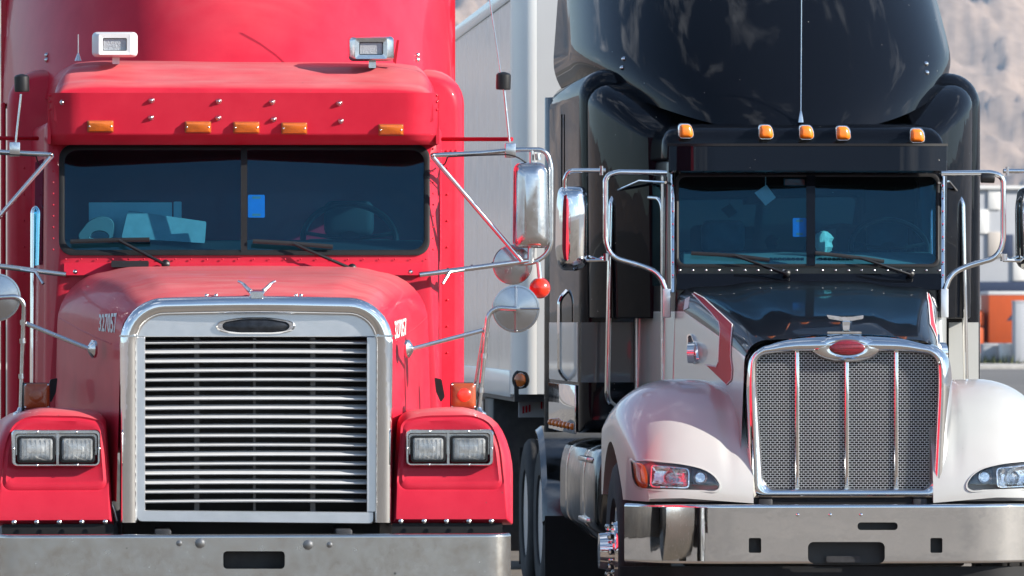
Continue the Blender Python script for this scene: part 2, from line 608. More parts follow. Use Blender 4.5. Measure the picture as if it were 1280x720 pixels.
def thing(name, label, cat, loc, group=None, rz=0):
    o = bpy.data.objects.new(name, None)
    o.empty_display_size = 0.3
    COL.objects.link(o)
    o.location = loc
    o.rotation_euler = (0, 0, rz)
    o['label'] = label
    o['category'] = cat
    if group:
        o['group'] = group
    return o

def tag(o, label, cat, group=None):
    o['label'] = label
    o['category'] = cat
    if group:
        o['group'] = group
    return o

def setting(o):
    o['kind'] = 'structure'
    return o

def cut(o, cutters):
    """subtract the cutter shapes from a closed part"""
    tmp = []
    for g in cutters:
        me = mesh_of('cutter', g)
        t = bpy.data.objects.new('cutter', me)
        COL.objects.link(t)
        t.matrix_world = Matrix.Identity(4)
        tmp.append(t)
    par = o.parent
    o.parent = None
    mats = list(o.data.materials)
    for t in tmp:
        md = o.modifiers.new('b', 'BOOLEAN')
        md.operation = 'DIFFERENCE'
        md.solver = 'EXACT'
        md.object = t
    bpy.context.view_layer.update()
    dg = bpy.context.evaluated_depsgraph_get()
    me = bpy.data.meshes.new_from_object(o.evaluated_get(dg))
    o.modifiers.clear()
    o.data = me
    me.materials.clear()
    for m in mats:
        me.materials.append(m)
    me.set_sharp_from_angle(angle=rad(42))
    for t in tmp:
        bpy.data.objects.remove(t)
    o.parent = par
    return o

def bvh_of(o):
    me = o.data
    return BVHTree.FromPolygons([v.co for v in me.vertices], [list(p.vertices) for p in me.polygons])

def decal(name, fr, bvh, poly, m, parent, off=0.004, sub=3):
    """a flat marking laid on a curved part: polygon in photograph pixels, carried to the surface it lies on"""
    bm = bmesh.new()
    bm.faces.new([bm.verts.new((p[0], p[1], 0)) for p in poly])
    bmesh.ops.triangulate(bm, faces=bm.faces)
    for _ in range(sub):
        bmesh.ops.subdivide_edges(bm, edges=[e for e in bm.edges if e.calc_length() > 3], cuts=1, use_grid_fill=True)
    bmesh.ops.triangulate(bm, faces=bm.faces)
    bad = []
    for v in bm.verts:
        h = fr.hit(bvh, v.co.x, v.co.y, off)
        if h is None:
            bad.append(v)
        else:
            v.co = h
    if bad:
        bmesh.ops.delete(bm, geom=bad, context='VERTS')
    bmesh.ops.recalc_face_normals(bm, faces=bm.faces)
    me = bpy.data.meshes.new(name)
    bm.to_mesh(me)
    bm.free()
    me.polygons.foreach_set('use_smooth', [True] * len(me.polygons))
    return obj(name, me, m, parent)

def text_mesh(s):
    cu = bpy.data.curves.new('t', 'FONT')
    cu.body = s
    cu.size = 1
    cu.offset = 0.018
    o = bpy.data.objects.new('t', cu)
    COL.objects.link(o)
    bpy.context.view_layer.update()
    me = bpy.data.meshes.new_from_object(o.evaluated_get(bpy.context.evaluated_depsgraph_get()))
    bpy.data.objects.remove(o)
    return me

def number_on(name, fr, bvh, s, quad, m, parent):
    """lettering on a body side; quad = photograph pixels of its corners tl, tr, br, bl"""
    me = text_mesh(s)
    xs = [v.co.x for v in me.vertices]; ys = [v.co.y for v in me.vertices]
    x0, x1, y0, y1 = min(xs), max(xs), min(ys), max(ys)
    tl, tr, br, bl = [Vector(q) for q in quad]
    for v in me.vertices:
        u = (v.co.x - x0) / (x1 - x0)
        w = (v.co.y - y0) / (y1 - y0)
        p = (bl * (1 - u) + br * u) * (1 - w) + (tl * (1 - u) + tr * u) * w
        h = fr.hit(bvh, p.x, p.y, 0.005)
        if h:
            v.co = h
    return obj(name, me, m, parent)

def dome_bolt(r=0.012):
    g = G()
    g.lathe([(r * 1.25, 0), (r * 1.25, r * 0.2), (r, r * 0.35), (r * 0.75, r * 0.75), (r * 0.3, r * 0.95), (0, r)], (0, 0, 0), (0, -1, 0), 10)
    return g

def wheel(parent, x, y, side, r=0.51, w=0.28, hub_out=0.0, lugs=True, rim_mat='aluminium'):
    """wheel (rim) > tyre, lug nuts; side = -1 or +1 is the outer side"""
    c = Vector((x, y, r))
    ax = (side, 0, 0)
    g = G()
    h = w / 2
    g.lathe([(0.29, h * 0.9), (0.285, h * 0.6), (0.24, h * 0.15 + hub_out * 0.2), (0.17, h * 0.3 + hub_out), (0.165, h * 0.55 + hub_out), (0.11, h * 0.6 + hub_out), (0.10, h * 1.1 + hub_out), (0.0, h * 1.15 + hub_out)], c, ax, 32)
    wh = obj('wheel', g, rim_mat, parent)
    t = G()
    prof = [(0.285, -h * 0.8), (0.30, -h), (0.42, -h * 1.06), (r - 0.03, -h * 0.96), (r - 0.004, -h * 0.82)]
    for q in (-0.5, 0.0, 0.5):
        prof += [(r, h * (q - 0.2)), (r, h * (q - 0.05)), (r - 0.014, h * (q - 0.045)), (r - 0.014, h * (q + 0.045)), (r, h * (q + 0.05)), (r, h * (q + 0.2))]
    prof += [(r - 0.004, h * 0.82), (r - 0.03, h * 0.96), (0.42, h * 1.06), (0.30, h), (0.285, h * 0.8)]
    t.lathe(prof, c, ax, 56)
    obj('tyre', t, 'tyre_rubber', wh)
    if lugs:
        lg = G()
        lg.lathe([(0.020, 0), (0.024, 0.012), (0.019, 0.016), (0.0165, 0.05), (0.019, 0.062), (0.016, 0.072), (0, 0.078)], (0, 0, 0), ax, 8)
        me = mesh_of('lug_nut', lg)
        me.materials.append(MATS['chrome'])
        for k in range(10):
            a = 2 * math.pi * k / 10
            place('lug_nut', me, wh, c + Vector((side * (h * 0.28 + hub_out), 0.142 * math.cos(a), 0.142 * math.sin(a))))
    return wh

# ------------------------------------------------------------------ the setting
def ground_mat(name, c1, c2, sc, rough=0.92):
    m, nt, b = nodes_of(name)
    N, L = nt.nodes, nt.links
    tc = N.new('ShaderNodeTexCoord')
    n1 = N.new('ShaderNodeTexNoise'); n1.inputs['Scale'].default_value = sc; n1.inputs['Detail'].default_value = 8; n1.inputs['Roughness'].default_value = 0.7
    n2 = N.new('ShaderNodeTexNoise'); n2.inputs['Scale'].default_value = 0.22 if 'lot' in name else 0.09; n2.inputs['Detail'].default_value = 6
    L.new(tc.outputs['Object'], n1.inputs['Vector']); L.new(tc.outputs['Object'], n2.inputs['Vector'])
    a = N.new('ShaderNodeMath'); a.operation = 'ADD'
    L.new(n1.outputs['Fac'], a.inputs[0]); L.new(n2.outputs['Fac'], a.inputs[1])
    r = N.new('ShaderNodeMapRange'); r.inputs['From Min'].default_value = 0.7; r.inputs['From Max'].default_value = 1.3
    L.new(a.outputs['Value'], r.inputs['Value'])
    x = N.new('ShaderNodeMix'); x.data_type = 'RGBA'
    x.inputs['A'].default_value = (*c1, 1); x.inputs['B'].default_value = (*c2, 1)
    L.new(r.outputs['Result'], x.inputs['Factor']); L.new(x.outputs['Result'], b.inputs['Base Color'])
    b.inputs['Roughness'].default_value = rough
    bp = N.new('ShaderNodeBump'); bp.inputs['Strength'].default_value = 0.2; bp.inputs['Distance'].default_value = 0.02
    L.new(n1.outputs['Fac'], bp.inputs['Height']); L.new(bp.outputs['Normal'], b.inputs['Normal'])
    MATS[name] = m
ground_mat('lot_ground', (0.085, 0.072, 0.059), (0.225, 0.190, 0.156), 6)
ground_mat('road_asphalt', (0.10, 0.095, 0.09), (0.16, 0.15, 0.14), 4)
ground_mat('mountain_rock', (0.20, 0.142, 0.105), (0.34, 0.25, 0.19), 0.008)

g = G(); g.add([(-14000, -14000, 0), (14000, -14000, 0), (14000, 14000, 0), (-14000, 14000, 0)], [(0, 1, 2, 3)])
setting(obj('ground', g, 'lot_ground'))
g = G(); g.add([(-600, 120, 0.004), (700, 120, 0.004), (700, 246, 0.004), (-600, 246, 0.004)], [(0, 1, 2, 3)])
setting(obj('road', g, 'road_asphalt'))
g = G(); g.box(-600, 700, 246, 246.5, -0.1, 0.16); g.box(-600, 700, 246.5, 264, -0.1, 0.15)
setting(obj('pavement', g, 'concrete', bevel=0.03))

def mountain_mesh():
    angs = []
    a = -180.0
    while a < 180.0:
        angs.append(a)
        a += 0.035 if 2.4 <= a < 10.2 else (0.35 if -8 < a < 22 else 2.4)
    rs = [5200 + 2600 * (i / 130.0) for i in range(130)] + [7800 + 5200 * (i / 50.0) for i in range(51)]
    vs, fs = [], []
    for r in rs:
        t = (r - 5200) / 7800.0
        for a in angs:
            x, y = r * math.sin(rad(a)), r * math.cos(rad(a))
            p = Vector((x * 0.00021, y * 0.00021, 3.1))
            big = noise.ridged_multi_fractal(p, 0.9, 2.1, 6, 1.0, 2.0) * 0.5
            p2 = Vector((x * 0.0020 + y * 0.0009, y * 0.0010 - x * 0.0006, 9.7))
            mid = noise.ridged_multi_fractal(p2, 0.95, 2.2, 6, 1.0, 2.0)
            fine = noise.ridged_multi_fractal(Vector((x * 0.009, y * 0.009, 4.2)), 0.8, 2.1, 5, 1.0, 2.0)
            lift = min(1.0, t * 3.0) ** 1.1
            back = 1.0 if t < 0.85 else max(0.0, (1 - t) / 0.15)
            # high wall behind the trucks, a lower range elsewhere
            side = 0.45 + 0.55 * max(0.0, math.cos(rad(a - 6)))
            z = lift * back * side * (360 + 200 * big) + min(1.0, t * 8) * back * ((mid - 1.1) * 105 + (fine - 1.1) * 9)
            vs.append((x, y, max(-5.0, z - 6)))
    k = len(angs)
    for i in range(len(rs) - 1):
        for j in range(k):
            b = (j + 1) % k
            fs.append((i * k + j, i * k + b, (i + 1) * k + b, (i + 1) * k + j))
    me = bpy.data.meshes.new('mountain')
    me.from_pydata(vs, [], fs)
    me.polygons.foreach_set('use_smooth', [True] * len(me.polygons))
    return me
setting(obj('mountain', mountain_mesh(), 'mountain_rock'))

# far warehouse beyond the road
def Wb(px, py, Y):
    return W(px, py, Y)
BY = 345.0
wh = thing('warehouse', 'long pale grey warehouse with coloured wall panels beyond the road', 'warehouse', (W(1250, 404, BY).x, BY, 0))
ox = wh.location.x
def wpart(name, px0, px1, py0, py1, m, out, depth=0.4):
    a, b = W(px0, py0, BY), W(px1, py1, BY)
    g = G(); g.box(a.x - ox, b.x - ox, -out, depth, max(0.0, b.z), a.z)
    return obj(name, g, m, wh, bevel=0.02)
wpart('wall', 1080, 1500, 236, 470, 'building_grey', 0.0, 30.0)
wpart('parapet', 1075, 1505, 232, 237, 'building_white', 0.25, 30.3)
wpart('stripe_band', 1080, 1500, 352, 367, 'building_navy', 0.12)
for i, (a, b, c, d, m) in enumerate([(1235, 1251, 236.5, 262, 'building_white'), (1222, 1235, 262, 292, 'building_white'), (1235, 1251, 290, 321, 'building_tan'), (1251, 1266, 293, 321, 'building_navy'),
                                     (1266, 1290, 293, 321, 'building_grey'), (1290, 1310, 290, 321, 'building_tan'), (1205, 1222, 290, 321, 'building_navy'), (1188, 1205, 290, 321, 'building_tan'), (1266, 1283, 321, 351, 'building_white')]):
    wpart('wall_panel', a, b, c, d, m, 0.1 + 0.012 * (i % 3))
wpart('dock_door', 1258, 1280, 372, 440, 'building_white', 0.08)

# orange box truck and the things parked by it, standing on the pavement beyond the road
def far_box_truck():
    Y = 262.0
    a, b = W(1236, 368, Y), W(1330, 429, Y)
    z0 = 0.15
    t = thing('box_truck', 'orange box truck with dark emblem parked beyond the road', 'truck', (a.x, Y, z0))
    L_ = 6.5
    g = G(); g.box(0, L_, 0, 2.4, b.z - z0, a.z - z0); bx = obj('cargo_box', g, 'orange_wall', t, bevel=0.04)
    g = G(); g.box(-0.02, L_ + 0.02, -0.03, 2.43, a.z - z0 - 0.02, a.z - z0 + 0.13); obj('roof_rail', g, 'building_white', bx, bevel=0.02)
    g = G(); g.add([(0.75, -0.02, 1.75 - z0 + 0.15), (1.1, -0.02, 2.15), (1.9, -0.02, 2.3), (1.35, -0.02, 1.95), (1.15, -0.02, 1.8)], [(0, 1, 2, 3, 4)]); obj('emblem', g, 'building_navy', bx)
    g = G(); g.box(-2.1, -0.15, 0.1, 2.3, 0.4, 1.5); g.box(-1.7, -0.15, 0.15, 2.25, 1.5, 2.2); obj('cab', g, 'orange_wall', t, bevel=0.12)
    g = G(); g.box(-1.5, -0.5, 0.12, 0.149, 1.55, 2.1); obj('side_window', g, 'black_plastic', t)
    g = G(); g.box(-2.1, L_ - 0.2, 0.5, 1.9, 0.42, 0.62); obj('chassis', g, 'dark_metal', t)
    for x in (-1.2, 4.6):
        for y in (0.3, 2.1):
            g = G(); g.lathe([(0.2, -0.13), (0.42, -0.13), (0.45, -0.06), (0.45, 0.06), (0.42, 0.13), (0.2, 0.13)], (x, y, 0.45), (0, 1, 0), 20)
            obj('tyre', g, 'tyre_rubber', t)
far_box_truck()
def crate_box(px0, px1, py0, Y, m, name, label, cat):
    a, b = W(px0, py0, Y), W(px1, py0, Y)
    t = thing(name, label, cat, ((a.x + b.x) / 2, Y, 0.15))
    w = (b.x - a.x) / 2
    h = a.z - 0.15
    g = G(); g.box(-w, w, 0, 0.9, 0.06, h); c = obj('body', g, m, t, bevel=0.03)
    g = G(); g.box(-w - 0.02, w + 0.02, -0.02, 0.92, h - 0.08, h + 0.01); obj('lid', g, m, t, bevel=0.01)
    for sx in (-1, 1):
        g = G(); g.box(sx * w * 0.8 - 0.05, sx * w * 0.8 + 0.05, 0.05, 0.85, 0, 0.07); obj('foot', g, 'dark_metal', t)
crate_box(1229, 1250, 430, 259.0, 'building_grey', 'utility_cabinet', 'low grey utility cabinet in front of the orange box truck', 'cabinet')
crate_box(1252, 1266, 430, 258.0, 'building_white', 'utility_cabinet', 'narrow white utility cabinet beside the low grey cabinet', 'cabinet')
crate_box(1269, 1290, 376, 257.0, 'building_grey', 'storage_locker', 'tall pale grey locker standing before the orange box truck', 'locker')
# dry grass at the pavement edge
g = G()
for i in range(900):
    x = W(random.uniform(1190, 1330), 450, 247).x
    y = random.uniform(256.8, 260.5) if random.random() < 0.6 else random.uniform(262.5, 263.8)
    h = random.uniform(0.15, 0.5)
    a = random.uniform(0, 6.28)
    dx, dy = math.cos(a) * 0.03, math.sin(a) * 0.03
    lx, ly = random.uniform(-0.12, 0.12), random.uniform(-0.12, 0.12)
    g.add([(x - dx, y - dy, 0.14), (x + dx, y + dy, 0.14), (x + lx, y + ly, 0.15 + h)], [(0, 1, 2)])
mat('dry_grass', (0.10, 0.11, 0.04), 0.9, var=0.4, scale=2)
o = obj('grass', g, 'dry_grass')
o['kind'] = 'stuff'; o['label'] = 'dry green grass tufts along the far pavement edge'; o['category'] = 'grass'

# ================================================================== RED TRUCK
R = Frame(318, 30.0)
red = thing('semi_truck', 'red tractor truck with flat aluminium slatted grille and raised roof fairing', 'truck', (R.X0, R.Y0, 0), 'parked semi trucks')

def rx(px, y):                      # metres across at a depth
    return R(px, 404, y).x
# ---- chassis, wheels, engine
g = G()
for s in (-1, 1):
    g.box(s * 0.43 - 0.04, s * 0.43 + 0.04, 0.12, 8.2, 0.55, 0.82)
for y in (0.5, 2.6, 4.4, 6.0, 7.8):
    g.box(-0.4, 0.4, y, y + 0.12, 0.58, 0.78)
chas = obj('chassis', g, 'dark_metal', red, bevel=0.01)
g = G(); g.box(-0.75, 0.75, 1.1, 1.25, 0.42, 0.56); obj('front_axle', g, 'dark_metal', red, bevel=0.02)
for s in (-1, 1):
    wheel(red, s * 1.02, 1.17, s, hub_out=0.06)
    for y in (6.1, 7.4):
        wheel(red, s * 1.06, y, s, hub_out=-0.1)
        wheel(red, s * 0.72, y, s, lugs=False, hub_out=-0.1)
g = G(); g.tube([(-0.75, 6.1, 0.51), (0.75, 6.1, 0.51)], 0.09, 12); g.tube([(-0.75, 7.4, 0.51), (0.75, 7.4, 0.51)], 0.09, 12)
obj('rear_axle', g, 'dark_metal', red)
for s in (-1, 1):
    g = G()
    g.tube([(s * 0.92, 2.5, 0.72), (s * 0.92, 4.2, 0.72)], 0.30, 28)
    obj('fuel_tank', g, 'dull_chrome', red, bevel=0.03)
g = G(); g.box(-0.62, 0.62, 0.50, 1.2, 0.75, 1.75)
obj('radiator', g, 'radiator', red, bevel=0.02)
g = G(); g.box(-0.45, 0.45, 1.2, 2.1, 0.7, 1.7); obj('engine', g, 'dark_metal', red, bevel=0.03)

# ---- bumper
def bumper(fr, parent, m, hw, z0, z1, bend, back, holes, name='bumper'):
    g = G()
    path = []
    n = 60
    for i in range(n + 1):
        s = -1 + 2 * i / n
        x = hw * s
        e = max(0.0, (abs(s) - bend) / (1 - bend))
        path.append(Vector((x, 0.02 * s * s + back * e ** 2.5, 0)))
    th = 0.05
    zm = (z0 + z1) / 2
    prof = [(0.055, z1), (0.012, z1 + 0.001), (0.004, z1 - 0.003), (0.0, z1 - 0.011), (0.0, z1 - 0.016), (0.0, z1 - 0.03), (0.0, zm), (0.0, z0 + 0.03), (0.0, z0 + 0.016), (0.0, z0 + 0.011), (0.004, z0 + 0.003), (0.012, z0 - 0.001), (0.055, z0),
            (0.055, z0 + 0.02), (th * 0.8, z0 + 0.03), (th * 0.8, z1 - 0.03), (0.055, z1 - 0.02)]
    rings = []
    for i, p in enumerate(path):
        t = (path[min(i + 1, n)] - path[max(i - 1, 0)]).normalized()
        nrm = Vector((-t.y, t.x, 0))
        rings.append([Vector((p.x + nrm.x * d, p.y + nrm.y * d, z)) for d, z in prof])
    g.loft(rings, True, True, True)
    o = obj(name, g, m, parent)
    cs = []
    for (a, b, c, d, r) in holes:
        h = G(); h.stack(fr, [(rrect(a, b, c, d, r), -0.2), (rrect(a, b, c, d, r), 0.13)], True, True)
        cs.append(h)
    cut(o, cs)
    return o
bump = bumper(R, red, 'bumper_steel', 1.225, 0.50, 0.80, 0.93, 0.10, [(279, 689, 356, 711, 5)])
g = G(); g.stack(R, [(rrect(276, 687, 359, 713, 4), 0.16), (rrect(276, 687, 359, 713, 4), 0.10)], True, False)
obj('slot_backing', g, 'black_plastic', bump)
bolt_me = mesh_of('bolt', dome_bolt(0.012)); bolt_me.materials.append(MATS['dull_chrome'])
big_me = mesh_of('bolt', dome_bolt(0.020)); big_me.materials.append(MATS['dark_bolt'])
small_me = mesh_of('bolt', dome_bolt(0.012)); small_me.materials.append(MATS['dark_bolt'])
for px, py, me in ((224, 679, small_me), (250, 679, big_me), (385, 681, big_me), (412, 681, small_me)):
    p = R(px, py, 0.0); place('bolt', me, bump, (p.x, -0.001, p.z), scale=(1, 0.45, 1))
g = G(); g.box(-1.15, 1.15, 0.14, 0.3, 0.56, 0.78); obj('bumper_beam', g, 'dark_metal', red, bevel=0.01)

# ---- hood
def hood_grid(sections, zb, bulge, n=30):
    """sections: (y, half width, top z, corner radius); returns the rings of an open shell"""
    rings = []
    for (y, w, zt, r) in sections:
        pts = []
        for s in (-1, 1):
            half = []
            for k in range(6):
                half.append((w + 0.02 * (1 - k / 5) , zb + (zt - r - zb) * k / 5))
            for k in range(1, 9):
                a = k / 8 * math.pi / 2
                half.append((w - r + r * math.cos(a), zt - r + r * math.sin(a)))
            for k in range(1, 13):
                x = (w - r) * (1 - k / 12)
                half.append((x, zt))
            for i, (x, z) in enumerate(half):
                u = x / w
                crown = 0.018 * (1 - u * u)
                b0, b1, hgt = bulge
                q = min(1.0, max(0.0, (b1 - u) / (b1 - b0)))
                q = q * q * (3 - 2 * q)
                half[i] = (x, z + (crown + hgt * q * min(1, max(0, (y - 0.28) / 0.25)) if z > zt - r * 0.5 else 0))
            if s == -1:
                pts += [Vector((-x, y, z)) for x, z in half]
            else:
                pts += [Vector((x, y, z)) for x, z in reversed(half[:-1])]
        rings.append(pts)
    return rings
def interp_sections(keys, n):
    out = []
    y0, y1 = keys[0][0], keys[-1][0]
    for i in range(n + 1):
        y = y0 + (y1 - y0) * i / n
        for a, b in zip(keys, keys[1:]):
            if a[0] <= y <= b[0] + 1e-9:
                i0 = keys.index(a)
                pa, nb = keys[max(0, i0 - 1)], keys[min(len(keys) - 1, i0 + 2)]
                h = b[0] - a[0]
                t = (y - a[0]) / h
                vals = []
                for k in (1, 2, 3):      # smooth curve through the keys
                    m0 = (b[k] - pa[k]) / (b[0] - pa[0])
                    m1 = (nb[k] - a[k]) / (nb[0] - a[0])
                    vals.append((2 * t ** 3 - 3 * t * t + 1) * a[k] + (t ** 3 - 2 * t * t + t) * h * m0 + (-2 * t ** 3 + 3 * t * t) * b[k] + (t ** 3 - t * t) * h * m1)
                out.append((y,) + tuple(vals))
                break
    return out
rk = [(0.23, 0.630, 1.885, 0.15), (0.29, 0.640, 1.903, 0.155), (0.42, 0.665, 1.925, 0.16), (0.62, 0.705, 1.965, 0.18), (0.82, 0.745, 1.992, 0.20), (1.30, 0.83, 2.022, 0.22), (1.98, 0.935, 2.050, 0.25)]
g = G(); g.loft(hood_grid(interp_sections(rk, 40), 0.95, (0.62, 0.76, 0.022)), closed=False)
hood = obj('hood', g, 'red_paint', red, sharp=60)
hb = bvh_of(hood)
number_on('fleet_number', R, hb, '327057', [(125, 393), (147, 391.5), (146.5, 417), (124.5, 414)], 'white_lettering', hood)
number_on('fleet_number', R, hb, '327057', [(492, 401.5), (506.5, 397.5), (507.5, 418.5), (492.5, 424)], 'white_lettering', hood)
# panel seams along the hood sides
for s in (-1, 1):
    g = G()
    pts = []
    for i in range(24):
        y = 0.45 + 1.5 * i / 23
        z = 1.70 + 0.13 * (i / 23)
        loc, nor, _, _ = hb.ray_cast(Vector((s * 2.0, y, z)), Vector((-s, 0, 0)))
        if loc: pts.append(loc)
    g.tube(pts, 0.003, 6); obj('hood_seam', g, 'red_paint', hood)
# hood ornament
g = G()
g.stack(R, [(rrect(311, 362, 331, 374, 3), 0.30), (rrect(311, 363, 331, 374, 3), 0.20), (rrect(313, 365, 329, 373, 3), 0.18)], False, True)
for s in (-1, 1):
    pts = [R(321 + s * 8, 364, 0.22), R(321 + s * 13, 360, 0.24), R(321 + s * 18, 354, 0.26), R(321 + s * 23, 352, 0.28)]
    g.tube(fillet(pts, 0.02), [0.012 * (1 - 0.028 * i) for i in range(len(fillet(pts, 0.02)))], 8)
obj('hood_ornament', g, 'dull_chrome', red)
for px in (258, 270, 376, 370):
    p = R(px, 369.5, 0.26); place('bolt', bolt_me, hood, p, scale=(0.6, 0.6, 0.6))

# ---- grille
g = G()
path = [R(161, 653, 0.235), R(161, 384, 0.235), R(318, 380.5, 0.205), R(480, 384, 0.235), R(479, 653, 0.235)]
pp = fillet(path, 0.17, 10)
g.tube(pp, 0.0425, 24, flat=0.95)
surr = obj('grille_surround', g, 'chrome', red)
for px in (161, 480):
    g = G(); g.stack(R, [(rrect(px - 12, 419, px + 12, 421, 1), 0.27), (rrect(px - 12, 419, px + 12, 421, 1), 0.190)], True, True); obj('joint_band', g, 'dull_chrome', surr)
# inner panel: header plate with arched top, side stiles, bottom rail
hd = rpoly([(171, 421), (171, 398), (210, 391.5), (318, 390), (430, 391.5), (470, 398), (470, 421)], [0.5, 22, 8, 4, 8, 22, 0.5], 6)
g = G(); g.stack(R, [(hd, 0.30), (hd, 0.235), (grow(hd, -1), 0.23)], True, True)
gp = obj('grille_header', g, 'aluminium', red, sharp=30)
for a, b in ((169, 181.5), (458.5, 472)):
    o_ = rpoly([(a, 421.3), (b, 421.3), (b, 640), (a, 640)], 0.6)
    g = G(); g.stack(R, [(o_, 0.30), (o_, 0.224), (grow(o_, -0.6), 0.221)], True, True); obj('grille_stile', g, 'aluminium', red)
o_ = rpoly([(168, 637.5), (467, 640), (467, 655), (172, 652)], [1, 1, 5, 5])
g = G(); g.stack(R, [(o_, 0.32), (o_, 0.225), (grow(o_, -1), 0.22)], True, True); obj('grille_bottom_rail', g, 'aluminium', red)
# eighteen louvre slats
a, b = R(180.5, 500, 0.24).x, R(459.5, 500, 0.24).x
g = G()
pr = [(0.0, 0.0055), (-0.011, 0.0045), (-0.015, 0.0005), (-0.010, -0.0045), (0.035, 0.012), (0.035, 0.017)]
xs = [a + (b - a) * i / 24 for i in range(25)]
rings = [[Vector((x, y, z + 0.003 * math.cos((i - 12) / 12 * 1.5))) for y, z in pr] for i, x in enumerate(xs)]
g.loft(rings, True, True, True)
slat_me = mesh_of('slat', g, sharp=30); slat_me.materials.append(MATS['slat_paint'])
for k in range(18):
    z = R(318, 429.5 + 11.66 * k, 0.255).z
    place('slat', slat_me, red, (random.uniform(-0.001, 0.001), 0.262, z), (random.uniform(-0.12, 0.12), random.uniform(-0.003, 0.003), 0))
for px, w in ((246, 0.012), (391, 0.012), (318, 0.006)):
    x = R(px, 500, 0.32).x
    g = G(); g.box(x - w, x + w, 0.315, 0.335, R(px, 640, 0.32).z, R(px, 422, 0.32).z); obj('grille_strut', g, 'strut_grey_band_shade', red)
# header emblem
e = rpoly([(270, 402), (300, 396.5), (340, 396.5), (369, 402), (369, 413), (350, 417.5), (290, 417.5), (270, 413)], [8, 12, 12, 8, 8, 12, 12, 8])
e2 = rpoly([(279, 403.5), (305, 399.3), (335, 399.3), (361, 403.5), (361, 411.5), (345, 414.8), (295, 414.8), (279, 411.5)], [6, 10, 10, 6, 6, 10, 10, 6])
g = G(); g.stack(R, [(e, 0.24), (e, 0.222), (grow(e, -2), 0.214), (grow(e2, 1), 0.214), (e2, 0.222)]); em = obj('emblem', g, 'chrome', red)
g = G(); g.stack(R, [(e2, 0.224), (grow(e2, -2), 0.219)], False, True); obj('emblem_plate', g, 'emblem_dark', em)

# ---- fenders with their lamps
RF = lambda px, py, d: R(px, py, d - 0.13)       # the fender noses stand level with the grille
Fo = [(497, 516), (530, 510), (603, 507), (641, 552), (641, 656), (488, 656)]
Fr = [14, 20, 42, 40, 3, 2]
R1 = [(504, 528), (530, 522), (604, 521), (622, 548), (629, 612), (498, 612)]
def lean(d):
    return lambda px, py: d + (656 - py) / 150.0 * 0.07
fo = rpoly(Fo, Fr); r1 = rpoly(R1, [8, 10, 22, 20, 12, 12])
g = G()
g.stack(RF, [([(600 + (p[0] - 600) * 0.985, p[1]) for p in fo], 1.35), (fo, lean(0.48)), (grow(fo, -1.2), lean(0.41)), (grow(fo, -3.5), lean(0.36)), (grow(fo, -7), lean(0.335)),
            (grow(r1, 2.5), lean(0.325)), (r1, lean(0.330)), (grow(r1, -4), lambda px, py: 0.345 + max(0, (604 - py)) * 0.0005), (grow(r1, -9), lambda px, py: 0.352 + max(0, (604 - py)) * 0.0005)], True, True)
fr_, fl_ = both('fender', g, 'red_paint', red, sharp=70)
for f, s in ((fr_, 1), (fl_, -1)):
    c = G(); c.lathe([(0.60, -0.5), (0.60, 0.5)], (s * 1.05, 1.17, 0.51), (1, 0, 0), 40)
    cut(f, [c])
for px in (501, 530, 558, 586, 614):
    p = RF(px, 651.5, 0.33)
    place('bolt', bolt_me, fr_, p + Vector((0, -0.001, 0)), scale=(0.75, 0.6, 0.75))
    place('bolt', bolt_me, fl_, Vector((-p.x, p.y - 0.001, p.z)), scale=(0.75, 0.6, 0.75))
g = G(); g.stack(RF, [(rrect(490, 654, 628, 672, 2), 0.42), (rrect(490, 654, 628, 672, 2), 0.37)], True, True)
both('splash_flap', g, 'rubber', red)
# headlight: bezel > two sealed lamps
bo = rrect(507, 536.5, 617, 582.5, 6); bi = rrect(511, 542, 612, 579, 4)
g = G(); g.stack(RF, [(bo, 0.40), (bo, 0.318), (grow(bo, -1.2), 0.308), (grow(bi, 0.8), 0.308), (bi, 0.318), (bi, 0.37)], False, True)
g.stack(RF, [(rrect(558.8, 541, 561.8, 580, 0.5), 0.36), (rrect(558.8, 541, 561.8, 580, 0.5), 0.311)], True, True)
hl = both('headlight', g, 'dull_chrome', red)
for x0, x1 in ((513.5, 557.5), (563, 610)):
    o1 = rrect(x0, 544.5, x1, 577.5, 4)
    g = G(); g.stack(RF, [(o1, 0.35), (o1, 0.315), (grow(o1, -2), 0.313), (grow(o1, -2.5), 0.325)]); lr = both('lamp_rim', g, 'rubber', hl)
    g = G(); g.stack(RF, [(grow(o1, -2.2), 0.326), (grow(o1, -6), 0.345), (grow(o1, -10), 0.352), (grow(o1, -12.5), 0.35), (grow(o1, -13), 0.335), (grow(o1, -14.5), 0.332)], False, True)
    both('reflector', g, 'lamp_lens_back', hl)
    g = G()
    o2 = grow(o1, -2.2)
    g.stack(RF, [(o2, 0.322), (grow(o2, -1.5), 0.314), (grow(o2, -6), 0.309), (grow(o2, -11), 0.307)], False, True)
    for k in range(1, 8):
        xx = x0 + (x1 - x0) * k / 8
        g.stack(RF, [(rrect(xx - 0.25, 549, xx + 0.25, 573, 0.1), 0.312), (rrect(xx - 0.25, 549, xx + 0.25, 573, 0.1), 0.3065)], True, True)
    both('lens', g, 'lens_glass', hl)
for px, py in ((537, 539.3), (585.5, 539.3), (509, 560), (614.6, 560), (536, 580.6), (586, 580.8)):
    p = RF(px, py, 0.307)
    for h, s in ((hl[0], 1), (hl[1], -1)):
        place('bolt', bolt_me, h, (s * p.x, p.y, p.z), scale=(0.4, 0.4, 0.4))
